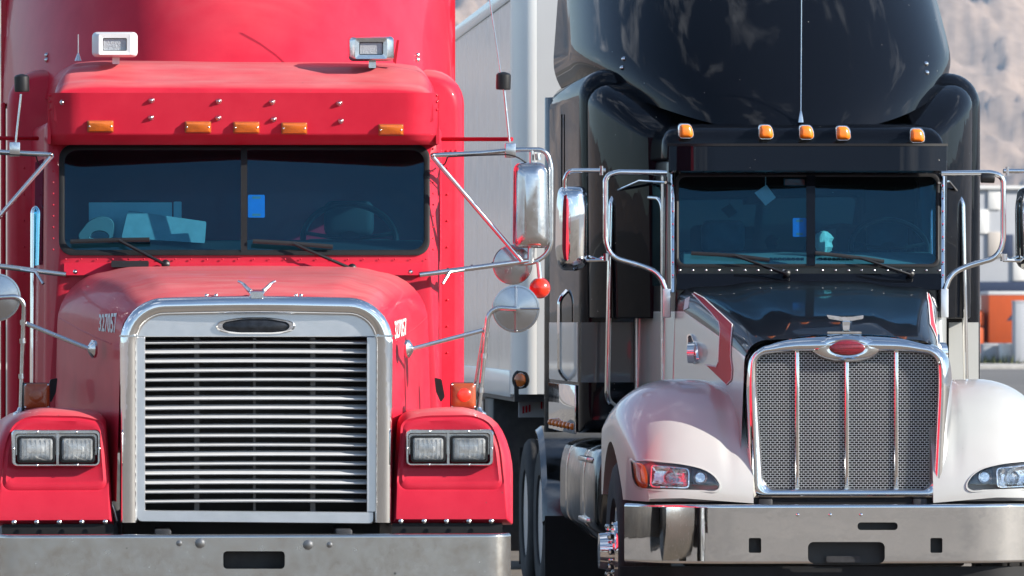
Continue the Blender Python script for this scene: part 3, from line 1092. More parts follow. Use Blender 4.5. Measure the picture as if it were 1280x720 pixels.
# square signal lamps on the fender tops
sg = rrect(562.5, 478, 595.5, 511.5, 4)
g = G(); g.stack(R, [(sg, 0.72), (sg, 0.66), (grow(sg, -1), 0.655)], True, False); g.stack(R, [(rrect(567, 511, 589, 517, 1), 0.74), (rrect(567, 511, 589, 517, 1), 0.66)], True, True)
sgl = both('signal_lamp', g, 'black_plastic', red)
g = G(); g.stack(R, [(grow(sg, -0.6), 0.662), (grow(sg, -1.2), 0.645), (grow(sg, -4), 0.636), (grow(sg, -10), 0.632)], False, True)
both('lens', g, 'brown_lens', sgl, sharp=60)
g = G(); g.stack(R, [(ellipse(580, 494, 9, 9, 24), 0.634), (ellipse(580, 494, 8, 8, 24), 0.6305), (ellipse(580, 494, 4, 4, 24), 0.629)], False, True)
l_ = obj('bulb_glow', g, 'red_lens', sgl[0])
obj('bulb_glow', g.mirrored(), 'brown_lens', sgl[1])
for sx_ in (565, 593):
    for py in (481, 508.5):
        p = R(sx_, py, 0.644)
        for h, s in ((sgl[0], 1), (sgl[1], -1)):
            place('bolt', bolt_me, h, (s * p.x, p.y, p.z), scale=(0.4, 0.4, 0.4))
# hood latch straps and brackets at hood side
g = G(); g.stack(R, [(rpoly([(543, 472), (552, 474), (556, 496), (551, 503), (545, 490)], 2), 1.42), (rpoly([(543, 472), (552, 474), (556, 496), (551, 503), (545, 490)], 2), 1.38)], True, True)
both('hood_latch', g, 'rubber', red)

# ---- cab shell, glass
RC = 304.0
def dws(px, py):
    return 2.02 + (318 - py) / 135.0 * 0.17 + 0.07 * abs(px - RC) / 230.0
win = rrect(75, 182, 536, 318, 17, 8)
# a point in the middle of each long edge keeps the V of the glass crisp
def split_mid(o):
    out = []
    k = len(o)
    for i in range(k):
        p, q = o[i], o[(i + 1) % k]
        out.append(p)
        if (p[0] - RC) * (q[0] - RC) < 0 and abs(p[0] - q[0]) > 100:
            t = (RC - p[0]) / (q[0] - p[0])
            out.append((RC, p[1] + (q[1] - p[1]) * t))
    return out
shell = split_mid(rpoly([(61, 150), (546, 150), (549, 560), (57, 560)], 10, 8))
win2 = split_mid(win)
fr_d = lambda p: dws(p[0], min(p[1], 340))
def cab_shell(fr, wins, shells, dfn, ys, zw):
    """skin round the glass opening and back along the sides, with a window opening in each side"""
    def xz(p):
        q = fr(p[0], p[1], dfn(p)); return q
    def levels(ring):          # extra points on the sides at the window's sill and head
        out = []
        for i in range(len(ring)):
            p, q = ring[i], ring[(i + 1) % len(ring)]
            out.append(p)
            if abs(p.z - q.z) > 0.6:
                zz = sorted(zw, reverse=p.z > q.z)
                for z in zz:
                    t = (z - p.z) / (q.z - p.z); out.append(p.lerp(q, t))
        return out
    front = levels([xz(p) for p in shells])
    # the glass ring gets as many points, dropped on its own sides at nearest heights
    w0 = [xz(p) for p in wins]
    out = []
    for i in range(len(w0)):
        p, q = w0[i], w0[(i + 1) % len(w0)]
        out.append(p)
        if abs(p.z - q.z) > 0.25:
            out += [p.lerp(q, 0.33), p.lerp(q, 0.66)]
    w0 = out
    rings = [[p + Vector((0, 0.07, 0)) for p in w0], w0, front]
    for y, k in ys:
        rings.append([Vector((p.x * k, max(y, p.y + 0.02), p.z)) for p in front])
    g = G(); g.loft(rings, True)
    lo, hi = min(zw), max(zw)
    keep = []
    for f in g.f:
        c = sum((Vector(g.v[i]) for i in f), Vector()) / len(f)
        zs_ = [g.v[i][2] for i in f]
        if min(zs_) > lo - 0.02 and max(zs_) < hi + 0.02 and ys[1][0] - 0.02 < c.y < ys[2][0] + 0.02 and abs(c.x) > 0.5:
            continue
        keep.append(f)
    g.f = keep
    return g
RYS = ((2.32, 1.015), (2.48, 1.025), (3.2, 1.07), (3.5, 1.10))
cab = obj('cab', cab_shell(R, win2, shell, fr_d, RYS, (2.12, 2.62)), 'red_paint', red, sharp=35)
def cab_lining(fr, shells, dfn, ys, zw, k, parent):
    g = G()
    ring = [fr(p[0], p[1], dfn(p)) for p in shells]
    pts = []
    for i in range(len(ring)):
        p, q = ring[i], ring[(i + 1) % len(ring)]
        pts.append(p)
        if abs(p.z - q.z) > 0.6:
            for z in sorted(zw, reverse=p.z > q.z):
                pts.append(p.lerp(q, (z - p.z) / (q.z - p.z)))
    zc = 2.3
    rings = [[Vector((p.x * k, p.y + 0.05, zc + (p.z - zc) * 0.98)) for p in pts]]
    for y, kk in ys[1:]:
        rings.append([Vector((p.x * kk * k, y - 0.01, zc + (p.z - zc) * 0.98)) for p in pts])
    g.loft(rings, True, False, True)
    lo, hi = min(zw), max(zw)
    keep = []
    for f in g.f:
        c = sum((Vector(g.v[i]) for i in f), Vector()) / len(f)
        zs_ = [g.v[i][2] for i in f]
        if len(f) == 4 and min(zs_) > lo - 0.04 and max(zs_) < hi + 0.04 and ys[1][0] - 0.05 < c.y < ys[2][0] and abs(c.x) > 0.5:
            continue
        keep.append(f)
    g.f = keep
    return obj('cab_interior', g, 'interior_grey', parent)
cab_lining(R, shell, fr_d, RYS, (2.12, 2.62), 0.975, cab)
for s in (-1, 1):
    x0 = R(549, 300, 2.1).x
    g = G(); g.add([(s * x0 * 1.018, 2.47, 2.10), (s * x0 * 1.062, 3.21, 2.10), (s * x0 * 1.055, 3.21, 2.64), (s * x0 * 1.010, 2.47, 2.64)], [(0, 1, 2, 3)]); obj('door_window', g, 'windshield_glass', red)
ga, gb = split_mid(grow(win, 1.5)), split_mid(grow(win, -5.5))
g = G(); g.loft([[R(p[0], p[1], dws(*p) + 0.01) for p in ga], [R(p[0], p[1], dws(*p) - 0.010) for p in grow(ga, -0.4)], [R(p[0], p[1], dws(*p) - 0.014) for p in grow(ga, -3)], [R(p[0], p[1], dws(*p) - 0.008) for p in gb], [R(p[0], p[1], dws(*p) + 0.02) for p in gb]], True)
gas = obj('windshield_gasket', g, 'rubber', red)
g = G(); g.stack(R, [(rrect(301, 184, 309, 317, 0.5), lambda x, y: dws(x, y) + 0.02), (rrect(301, 184, 309, 317, 0.5), lambda x, y: dws(RC, y) - 0.013)], True, True); obj('centre_bar', g, 'rubber', gas)
for a, b in ((79, 302), (308, 532)):
    o_ = rrect(a, 186, b, 314, 6)
    g = G(); g.add([R(p[0], p[1], dws(*p) + 0.006) for p in o_], [tuple(range(len(o_)))]); pn = obj('windshield_pane', g, 'windshield_glass', red)
# rivets below the glass and down the pillars
rv = mesh_of('rivet', dome_bolt(0.0065)); rv.materials.append(MATS['red_paint'])
for k in range(24):
    px = 82 + k * 19.6
    p = R(px, 324, dws(px, 324)); place('rivet', rv, cab, p, scale=(0.6, 0.6, 0.6))
for py in range(186, 320, 14):
    for px in (66.5, 541.5):
        p = R(px, py, dws(px, py)); place('rivet', rv, cab, p, scale=(0.6, 0.6, 0.6))
# cowl strip and vents between hood and glass
g = G(); g.slab(R, [80 + 448 * i / 20 for i in range(21)], [329, 336, 344], lambda x, y: dws(x, 318) - 0.01 - (y - 329) * 0.0015, 0.05); obj('cowl', g, 'red_paint', red)
g = G(); g.stack(R, [(rrect(139, 326, 186, 334, 2), 2.06), (rrect(139, 326, 186, 334, 2), 1.98)], True, True)
obj('cowl_vent', g, 'black_plastic', red)
# wipers
def wiper(fr, dfn, b0, b1, piv, parent, mid=None, r=1.0, m='black_plastic'):
    d0 = lambda q: fr(q[0], q[1], dfn(*q) - 0.035)
    mid = mid or ((b0[0] + b1[0]) / 2, (b0[1] + b1[1]) / 2)
    g = G(); g.tube([d0(b0), d0(mid), d0(b1)], 0.008 * r, 6, flat=1.6); w = obj('wiper', g, m, parent)
    g = G(); g.tube(fillet([d0(mid) + Vector((0, -0.02, 0)), fr((mid[0] + piv[0]) / 2, (mid[1] + piv[1]) / 2, dfn(*mid) - 0.07), fr(piv[0], piv[1], dfn(*piv) - 0.045)], 0.08), 0.008 * r, 8); obj('wiper_arm', g, m, w)
    g = G(); g.lathe([(0.022, 0), (0.022, 0.02), (0.012, 0.03), (0, 0.032)], fr(piv[0], piv[1], dfn(*piv) - 0.02), (0, -1, 0.3), 12); obj('pivot', g, m, w)
    return w
wiper(R, dws, (88, 302), (187, 299.5), (207, 331), red, (148, 300))
wiper(R, dws, (316, 301.5), (416, 308.5), (440, 336), red, (366, 304.5))

# ---- roof cap and visor
g = G()
def cap(x0, x1, top, y, bot=152, r=34, kx=None):
    return (rpoly([(x0, top + 6), (x0 + 40, top), (x1 - 40, top + 3), (x1, top + 10), (x1 + 1, bot), (x0 - 1, bot)], [r, 20, 20, r, 3, 3], 6), y)
g.stack(R, [cap(68, 541, 112, 2.06, r=10), cap(67, 542, 106, 2.085, r=16), cap(66, 543, 101, 2.13, r=22), cap(66.5, 543, 98.5, 2.185, r=26), cap(68, 543, 90, 2.23, r=30), cap(72, 542, 82, 2.30, r=34), cap(76, 540, 78, 2.40, r=34), cap(76, 538, 75.5, 2.60, r=34), (None, (3.5, 1.08))], True, True)
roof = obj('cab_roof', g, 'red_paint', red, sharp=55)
def visd(px, py):
    u = abs(px - 304.5)
    e = max(0.0, (u - 205) / 38.0)
    base = 2.02 - (168 - py) / 52.0 * 0.03 if py <= 168 else 2.02 + (py - 168) / 12.0 * 0.05
    return base + 0.09 * e * e
pxs = [62 + 485 * i / 48 for i in range(49)]
g = G(); g.slab(R, pxs, [116, 122, 132, 145, 158, 166, 168, 170, 174, 181], visd, 0.02)
vis = obj('visor', g, 'red_paint', red, sharp=50)
for s, px in ((-1, 61.5), (1, 547)):
    g = G(); g.stack(R, [(rrect(px - 2, 118, px + 2, 180, 1), 2.10), (rrect(px - 2, 118, px + 2, 180, 1), 2.45)], True, True); obj('visor_end', g, 'red_paint', vis)
for px, py in ((78, 128), (189.5, 125.5), (189, 147), (273.5, 126.5), (273, 147.5), (340.5, 127.5), (342.3, 149), (424.3, 129), (426.2, 151.3)):
    p = R(px, py, visd(px, py)); place('bolt', bolt_me, vis, p, scale=(0.95, 1.5, 0.95))
for px in (62.5, 546):
    for py in (119, 127, 137):
        p = R(px, py, visd(px, py)); place('rivet', rv, vis, p)
for i, (a, b, c, d) in enumerate(((109, 150.5, 142, 165.5), (231, 151.5, 264, 166.5), (291.5, 152, 324.5, 167), (351.5, 153, 384, 168), (473, 155, 504.5, 170))):
    o_ = rrect(a, b, c, d, 1.6)
    f = lambda k: (lambda x, y: visd((a + c) / 2, y) - k)
    g = G(); g.stack(R, [(o_, f(-0.005)), (o_, f(0.008)), (grow(o_, -0.8), f(0.010))], False, True); mk = obj('marker_light', g, 'brown_lens', vis)
    g = G(); g.stack(R, [(grow(o_, -0.9), f(0.009)), (grow(o_, -1.5), f(0.020)), (grow(o_, -3.2), f(0.024))], False, True); obj('lens', g, 'orange_lens', mk)
    for px in (a + 3, c - 3):
        p = R(px, (b + d) / 2, visd((a + c) / 2, (b + d) / 2) - 0.022); place('rivet', bolt_me, mk, p, scale=(0.35, 0.35, 0.35))
# square lamps on the roof
for cx, cy, tw in ((143.5, 56, 1), (464, 61, 1)):
    o_ = rrect(cx - 28.5, cy - 16, cx + 28.5, cy + 15.5, 6)
    i_ = rrect(cx - 15, cy - 8.5, cx + 15, cy + 7.5, 1.5)
    g = G(); g.stack(R, [(grow(o_, -8), 2.42), (grow(o_, -1), 2.32), (o_, 2.22), (grow(o_, -1.5), 2.19), (grow(i_, 5), 2.165), (i_, 2.168), (i_, 2.20)], True, True)
    g.stack(R, [(rrect(cx - 3, cy + 14, cx + 6, cy + 24, 1), 2.30), (rrect(cx - 3, cy + 14, cx + 6, cy + 24, 1), 2.26)], True, True)
    lp = obj('roof_lamp', g, 'white_plastic' if cx < 300 else 'dull_chrome', red, sharp=40)
    g = G(); g.stack(R, [(i_, 2.19), (grow(i_, -1), 2.182)], False, True); obj('lens', g, 'lamp_screen', lp)
g = G(); g.stack(R, [(rpoly([(491, 77), (496, 50), (499, 50), (495, 80)], 0.5), 2.30), (rpoly([(491, 77), (496, 50), (499, 50), (495, 80)], 0.5), 2.27)], True, True); obj('roof_bracket', g, 'stripe_red', red)
p0 = R(98, 76, 2.4); g = G(); g.tube([p0, R(98, 43, 2.4)], 0.003, 6); g.lathe([(0.02, 0), (0.012, 0.02), (0.004, 0.04)], p0, (0, 0, 1), 10); obj('roof_antenna', g, 'dull_chrome', red)

# ---- sleeper and roof fairing
so_ = rpoly([(9, 87), (580, 87), (580, 566), (9, 566)], [44, 44, 2, 2], 8)
g = G(); g.stack(R, [(grow(so_, -12), 3.44), (grow(so_, -6), 3.46), (grow(so_, -2), 3.50), (so_, 3.56), (None, 4.85)], True, True)
slp = obj('sleeper', g, 'red_paint', red, sharp=50)
for px in (559, 30):
    for py in range(210, 470, 33):
        p = R(px, py, 3.44); place('rivet', rv, slp, p, scale=(0.8, 0.8, 0.8))
for px in (566.5, 18):
    for k in range(5):
        p = R(px - 20 + k * 6, 189, 3.44); place('rivet', rv, slp, p)
def fairing(zs, wfun, yfun, nose, ex, ymax, m, parent, name='roof_fairing', n=56, zlow=None, under=0.0):
    g = G(); rings = []
    zlast = zs[-1]
    for z in zs:
        w, yf = wfun(z), yfun(z)
        ring = [Vector((-w, ymax, z))]
        for i in range(n + 1):
            a = -math.pi / 2 + math.pi * i / n
            sx = math.copysign(abs(math.sin(a)) ** (2 / ex), math.sin(a))
            cy = max(0.0, math.cos(a)) ** (2 / ex)
            ring.append(Vector((w * sx, min(ymax - 0.02, yf + nose * (1 - cy)), z)))
        ring.append(Vector((w, ymax, z)))
        if zlow:
            t = (z - zs[0]) / (zlast - zs[0])
            for p in ring:
                lo = zlow(abs(p.x))
                p.z = lo + (zlast - lo) * t
                if under and t < 0.19:      # the lower edge rolls under towards the sides
                    q = under * (1 - t / 0.19) ** 2 * min(1.0, abs(p.x) / w) ** 1.2
                    p.x *= 1 - q
                    p.y += q * 1.0 if p.y < ymax - 0.3 else 0.0
        rings.append(ring)
    g.loft(rings, True, True, True)
    return obj(name, g, m, parent, sharp=60)
zs = [2.98 + 1.22 * i / 24 for i in range(25)]
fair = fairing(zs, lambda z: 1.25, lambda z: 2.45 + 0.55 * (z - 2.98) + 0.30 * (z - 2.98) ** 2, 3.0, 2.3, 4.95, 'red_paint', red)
for px in (59, 521):
    for py in (69, 75):
        h = R.hit(bvh_of(fair), px, py, 0.002)
        if h: place('bolt', bolt_me, fair, h, scale=(0.9, 0.9, 0.9))
# vertical air deflectors at the sleeper's back corners
g = G(); g.box(1.222, 1.247, 4.5, 4.84, 1.2, 3.0); both('side_extender', g, 'red_paint', red, bevel=0.01)

# ---- mirrors, arms, antennas
def rmir(s):
    def P(px, py, y):
        q = R(px, py, y); return Vector((q.x * s, q.y, q.z))
    # tubular frame
    g = G()
    g.tube([P(541, 194, 2.10), P(600, 191.5, 2.12), P(648, 187, 2.12)], 0.013, 10)
    g.tube(fillet([P(640, 187, 2.12), P(682, 187, 2.12), P(689, 205, 2.12), P(689, 312, 2.12), P(672, 327, 2.12), P(655, 330, 2.12)], 0.07), 0.0125, 10)
    g.tube([P(524, 343.5, 2.0), P(575, 337, 2.04), P(660, 326, 2.12)], 0.014, 10)
    g.tube([P(540, 195, 2.10), P(652, 326, 2.10)], 0.0125, 10)
    g.tube([P(553, 355, 1.95), P(562, 340, 2.0), P(580, 337, 2.03)], 0.008, 8)
    fm = obj('mirror_frame', g, 'dull_chrome', red)
    g = G(); g.tube([P(553, 174, 2.5), P(640, 174, 2.14)], 0.011, 10); obj('stay_rod', g, 'stripe_red', fm)
    for px, py, y in ((541, 194, 2.09), (513, 340, 1.98)):
        g = G(); g.lathe([(0.012, -0.02), (0.012, 0.012), (0.007, 0.02), (0, 0.024)], P(px, py, y), (0, -1, 0), 12); obj('mounting_foot', g, 'dull_chrome', fm)
    for px, py in ((560, 338.6), (590, 334.8), (616, 331.3)):
        g = G(); g.tube([P(px - 1.2, py, 2.03 + (px - 524) * 0.0009), P(px + 1.2, py - 0.3, 2.03 + (px - 524) * 0.0009)], 0.0165, 10); obj('cable_clip', g, 'black_plastic', fm)
    # head
    o_ = rpoly([(642, 203), (684, 203), (687, 310), (641, 310)], [10, 12, 9, 8], 6)
    g = G()
    loops = [(grow(o_, -1), 2.20), (o_, 2.17), (o_, 2.10), (grow(o_, -2), 2.06), (grow(o_, -6), 2.035), (grow(o_, -14), 2.022)]
    g.loft([[P(p[0], p[1], d) for p in o] for o, d in loops], True, False, True)
    hd_ = obj('mirror_head', g, 'dull_chrome', red, sharp=60)
    gi = G(); gi.loft([[P(p[0], p[1], 2.2) for p in grow(o_, -1.5)], [P(p[0], p[1], 2.195) for p in grow(o_, -3)]], True, False, True); obj('mirror_glass', gi, 'chrome', hd_)
    g = G(); g.tube([P(665, 187, 2.12), P(665, 205, 2.12)], 0.012, 8); g.tube([P(664, 309, 2.12), P(663, 329, 2.12)], 0.018, 10); g.tube([P(672, 192, 2.1), P(673, 200, 2.1)], 0.015, 8); obj('mirror_bracket', g, 'dull_chrome', hd_)
    # round convex mirror under the head
    g = G(); g.lathe([(0.098, 0.03), (0.102, 0.02), (0.098, 0.010), (0.07, 0.004), (0.03, 0.001), (0, 0.0)], P(641, 331, 2.22), (0, 1, 0), 32); obj('convex_mirror', g, 'mirror_back', red)
    # fender mirror on its post
    mx, my = (645, 386) if s > 0 else (628, 372)
    g = G(); g.lathe([(0.110, 0.025), (0.116, 0.018), (0.116, 0.004), (0.108, 0.003), (0.106, 0.008), (0.07, 0.002), (0.03, -0.002), (0.02, -0.003), (0.018, -0.030), (0, -0.032)], P(mx, my, 0.70), (0, 1, 0), 36); fmr = obj('fender_mirror', g, 'mirror_back', red)
    for q in ((mx + 29, my), (mx, my - 29), (mx, my + 29)):
        g = G()
        g.tube([P(mx, my, 0.693), P(q[0], q[1], 0.703)], 0.006, 6)
        obj('mirror_rib', g, 'mirror_back', fmr)
    g = G(); ex_ = 611 if s > 0 else 594
    g.tube(fillet([P(598, 516, 0.70), P((598 + ex_) / 2, (516 + my) / 2, 0.69), P(ex_, my - 2, 0.67), P(mx, my, 0.665)], 0.06), 0.012, 10)
    if s > 0:
        g.tube([P(590, 512, 0.75), P(599, 452, 0.72), P(606, 410, 0.70)], 0.009, 8)
    g.lathe([(0.04, 0), (0.038, 0.012), (0.02, 0.024), (0.014, 0.04), (0, 0.042)], P(598, 519, 0.70), (0, 0, 1), 16)
    post = obj('mirror_post', g, 'dull_chrome', fmr)
    for py, px in ((445, 604.8), (488, 600.8), (418, 607.4)) if s > 0 else ((403, 594.9), (426, 595.5), (470, 596.9)):
        g = G(); g.tube([P(px, py + 3, 0.685), P(px + 0.5, py - 3, 0.685)], 0.0165, 10); obj('clamp', g, 'dull_chrome', fmr)
    g = G(); g.tube([P(515, 436, 0.60), P(603, 413, 0.69) if s > 0 else P(594.9, 403, 0.69)], 0.011, 8)
    g.lathe([(0.045, 0), (0.045, 0.012), (0.02, 0.03), (0, 0.034)], P(508, 436, 0.60), (s, -0.35, 0), 16)
    obj('mirror_stay', g, 'dull_chrome', fmr)
    # antenna on the mirror frame
    ax_, ay_ = (637, 178) if s > 0 else (585, 182)
    g = G(); g.tube([P(ax_, ay_, 2.13), P(ax_ - 7, 110 if s > 0 else 119, 2.13)], 0.006, 8)
    if s > 0:
        g.tube([P(626, 91, 2.13), P(612, -2, 2.13), P(596, -110, 2.13)], 0.0035, 6)
    an = obj('antenna', g, 'dull_chrome', red)
    g = G(); g.box(P(ax_ + 1, 0, 2.12).x - 0.027, P(ax_ + 1, 0, 2.12).x + 0.027, 2.10, 2.15, P(638, 197, 2.12).z, P(638, 179, 2.12).z); obj('antenna_mount', g, 'dull_chrome', an, bevel=0.004)
    g = G(); g.lathe([(0.036, 0), (0.038, 0.01), (0.038, 0.075), (0.03, 0.083), (0.008, 0.09)], P(ax_ - 8, ay_ - 66, 2.13), (0.03 * s, 0, 1), 18); obj('antenna_coil', g, 'black_plastic', an)
    g = G(); g.tube(fillet([P(560, 195, 2.12), P(556, 206, 2.2), P(549, 208, 2.25)], 0.03), 0.004, 6); g.tube(fillet([P(660, 205, 2.1), P(642, 193, 2.1), P(600, 194, 2.1), P(560, 196, 2.1)], 0.05), 0.004, 6); obj('antenna_cable', g, 'black_plastic', an)
rmir(1); rmir(-1)
g = G(); p0 = R(664, 329, 2.08); g.lathe([(0, -0.056), (0.028, -0.05), (0.045, -0.033), (0.054, 0.0), (0.045, 0.033), (0.028, 0.05), (0, 0.056)], R(675, 360, 2.08), (0, -1, 0), 28)
bl = obj('round_signal', g, 'red_lens', red)
g = G(); g.tube([R(673, 328, 2.1), R(675, 347, 2.1)], 0.012, 8); obj('signal_stem', g, 'dull_chrome', bl)
# grab rails beside the doors
g = G(); g.tube(fillet([R(56, 259, 3.2), R(42, 260, 3.15), R(41, 500, 3.15)], 0.03), 0.017, 10)
obj('grab_rail', g, 'chrome', red)

# ---- inside the cab
g = G(); g.stack(R, [(rpoly([(74, 312), (532, 312), (532, 360), (74, 360)], 6), 2.14), (rpoly([(74, 303), (532, 303), (532, 360), (74, 360)], 6), 2.35), (rpoly([(74, 300), (530, 300), (530, 360), (74, 360)], 6), 2.62)], True, True)
obj('dashboard', g, 'interior_grey', red, sharp=60)
def steer(fr, px, py, y, r, parent, tilt=0.9):
    c = fr(px, py, y)
    ax = Vector((0, -math.sin(tilt), math.cos(tilt)))
    a = Vector((1, 0, 0)); b = ax.cross(a)
    pts = [c + (a * math.cos(t) + b * math.sin(t)) * r for t in [2 * math.pi * i / 40 for i in range(41)]]
    g = G(); g.tube(pts, 0.016, 8)
    for t in (0.2, 2.94, 4.71):
        g.tube([c, c + (a * math.cos(t) + b * math.sin(t)) * r], 0.012, 6)
    g.lathe([(0.06, 0.0), (0.05, 0.03), (0, 0.035)], c, -ax, 14)
    return obj('steering_wheel', g, 'black_plastic', parent)
steer(R, 437, 300, 2.60, 0.24, red)
def seat(fr, px, y, parent, ztop, m='seat_cloth'):
    x = fr(px, 300, y).x
    g = G(); g.box(x - 0.25, x + 0.25, y, y + 0.16, ztop - 0.75, ztop - 0.12); g.box(x - 0.26, x + 0.26, y - 0.45, y + 0.1, ztop - 0.9, ztop - 0.75); s = obj('seat', g, m, parent, bevel=0.05, seg=3)
    g = G(); g.box(x - 0.13, x + 0.13, y + 0.02, y + 0.13, ztop - 0.11, ztop + 0.08); obj('headrest', g, m, s, bevel=0.045, seg=3)
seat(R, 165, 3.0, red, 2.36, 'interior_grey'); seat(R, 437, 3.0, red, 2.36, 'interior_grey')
def flat_tag(fr, dfn, a, b, c, d, parent, off=0.012):
    o_ = rrect(a, b, c, d, 1.5)
    g = G(); g.stack(fr, [(o_, lambda x, y: dfn(x, y) + off), (o_, lambda x, y: dfn(x, y) + 0.008)], True, True); t = obj('toll_tag', g, 'blue_tag', parent)
    for q in (b + 2, d - 5):
        r_ = rrect(a + (c - a) * 0.25, q, a + (c - a) * 0.75, q + 3, 0.4)
        g = G(); g.add([fr(p[0], p[1], dfn(*p) + 0.0075) for p in r_], [tuple(range(len(r_)))]); obj('tag_strip', g, 'tag_grey', t)
flat_tag(R, dws, 310, 243.5, 331, 272, red)
# loose things on the dashboard
g = G(); g.stack(R, [(rpoly([(111, 253), (215, 253), (215, 304), (111, 304)], 1), 2.52), (rpoly([(111, 253), (215, 253), (215, 304), (111, 304)], 1), 2.50)], True, True)
g.stack(R, [(rrect(217, 252, 227, 302, 1.5), 2.53), (rrect(217, 252, 227, 302, 1.5), 2.50)], True, True)
tag(obj('folder_board', g, 'paper_white', None), 'pale upright board standing at the back of the red truck dashboard', 'board').location = (R.X0, R.Y0, 0)
g = G(); bk = rpoly([(160, 263), (258, 277), (256, 304), (152, 297)], 2)
g.stack(R, [(bk, lambda x, y: 2.42 - (y - 263) * 0.002), (bk, lambda x, y: 2.36 - (y - 263) * 0.002)], True, True)
o = obj('document_folder', g, 'paper_grey', None); tag(o, 'grey document folder leaning on papers on the red truck dashboard', 'folder').location = (R.X0, R.Y0, 0)
for k in range(3):
    g = G(); q = rpoly([(144 + k * 3, 296 + k * 2.2), (150 + k * 3, 266 + k), (158 + k * 2, 264 + k), (154 + k * 3, 297 + k * 2.2)], 1); g.stack(R, [(q, 2.44 - k * 0.012), (q, 2.435 - k * 0.012)], True, True); obj('loose_sheet', g, 'paper_white', o)
g = G(); q = rpoly([(97, 294), (112, 274), (130, 269), (143, 276), (142, 298), (100, 303)], [3, 8, 8, 6, 3, 3]); hole = rpoly([(112, 297), (116, 291), (124, 289), (133, 291), (136, 296), (130, 300)], [2, 3, 3, 3, 2, 2])
g.stack(R, [(hole, 2.36), (q, 2.36), (grow(q, -1), 2.33), (grow(hole, 1.5), 2.33), (hole, 2.36)])
o = tag(obj('plastic_jug', g, 'interior_tan', None), 'pale rounded jug with a handle hole on the red truck dashboard', 'jug'); o.location = (R.X0, R.Y0, 0)

# ================================================================== BLACK TRUCK
B = Frame(1058, 34.7)
blk = thing('semi_truck', 'black and silver tractor truck with chrome bumper and mesh grille', 'truck', (B.X0, B.Y0, 0), 'parked semi trucks')

g = G()
for s in (-1, 1):
    g.box(s * 0.43 - 0.04, s * 0.43 + 0.04, 0.16, 8.6, 0.55, 0.83)
for y in (0.5, 2.6, 4.4, 6.2, 8.2):
    g.box(-0.4, 0.4, y, y + 0.12, 0.58, 0.78)
obj('chassis', g, 'dark_metal', blk, bevel=0.01)
g = G(); g.box(-0.8, 0.8, 1.0, 1.14, 0.42, 0.56); obj('front_axle', g, 'dark_metal', blk, bevel=0.02)
for s in (-1, 1):
    wheel(blk, s * 1.055, 1.08, s, hub_out=0.07, rim_mat='chrome')
    for y in (6.6, 7.95):
        wheel(blk, s * 1.07, y, s, hub_out=-0.1)
        wheel(blk, s * 0.73, y, s, lugs=False, hub_out=-0.1)
g = G(); g.tube([(-0.75, 6.6, 0.51), (0.75, 6.6, 0.51)], 0.09, 12); g.tube([(-0.75, 7.95, 0.51), (0.75, 7.95, 0.51)], 0.09, 12); obj('rear_axle', g, 'dark_metal', blk)
g = G(); g.box(-0.50, 0.50, 0.40, 1.2, 0.75, 1.62); obj('radiator', g, 'radiator', blk, bevel=0.02)
g = G(); g.box(-0.42, 0.42, 1.2, 2.1, 0.7, 1.66); obj('engine', g, 'dark_metal', blk, bevel=0.03)
g = G(); g.lathe([(0.45, 0), (0.5, 0.03), (0.5, 0.07), (0.4, 0.09)], (0, 7.2, 1.13), (0, 0, 1), 30); g.box(-0.4, 0.4, 6.9, 7.5, 0.83, 1.13); obj('fifth_wheel', g, 'dark_metal', blk)

# ---- bumper with its openings
bb = bumper(B, blk, 'chrome', 1.20, 0.475, 0.80, 0.50, 0.30,
            [(1010, 677.5, 1106, 704, 7), (1072, 653, 1122, 662.5, 4), (936, 672.5, 951.5, 691, 2), (1163, 672.5, 1178, 691, 2)])
for a, b, c, d in ((1008, 675, 1108, 706), (1070, 651, 1124, 665), (934, 670, 953, 693), (1161, 670, 1180, 693)):
    g = G(); o_ = rrect(a, b, c, d, 3); g.stack(B, [(o_, 0.15), (o_, 0.11)], True, True); obj('opening_backing', g, 'black_plastic', bb)
g = G(); o_ = rrect(1033, 695, 1076, 703, 2); g.stack(B, [(o_, 0.11), (o_, 0.07)], True, True); obj('tow_plate', g, 'dark_metal', bb)
bolt2 = mesh_of('bolt', dome_bolt(0.008)); bolt2.materials.append(MATS['chrome'])
for px in (997, 1037.5, 1076):
    p = B(px, 643.5, 0.0); place('bolt', bolt2, bb, (p.x, -0.003, p.z))
g = G(); g.slab(B, [775 + 570 * i / 30 for i in range(31)], [708, 740], lambda x, y: 0.10 + 0.42 * max(0, (abs(x - 1058) - 170) / 110) ** 2, 0.03); obj('air_dam', g, 'rubber', blk)
g = G(); g.slab(B, [790 + 540 * i / 30 for i in range(31)], [622, 640], lambda x, y: 0.18 + 0.36 * max(0, (abs(x - 1058) - 170) / 110) ** 2, 0.04); obj('bumper_gap_seal', g, 'rubber', blk)

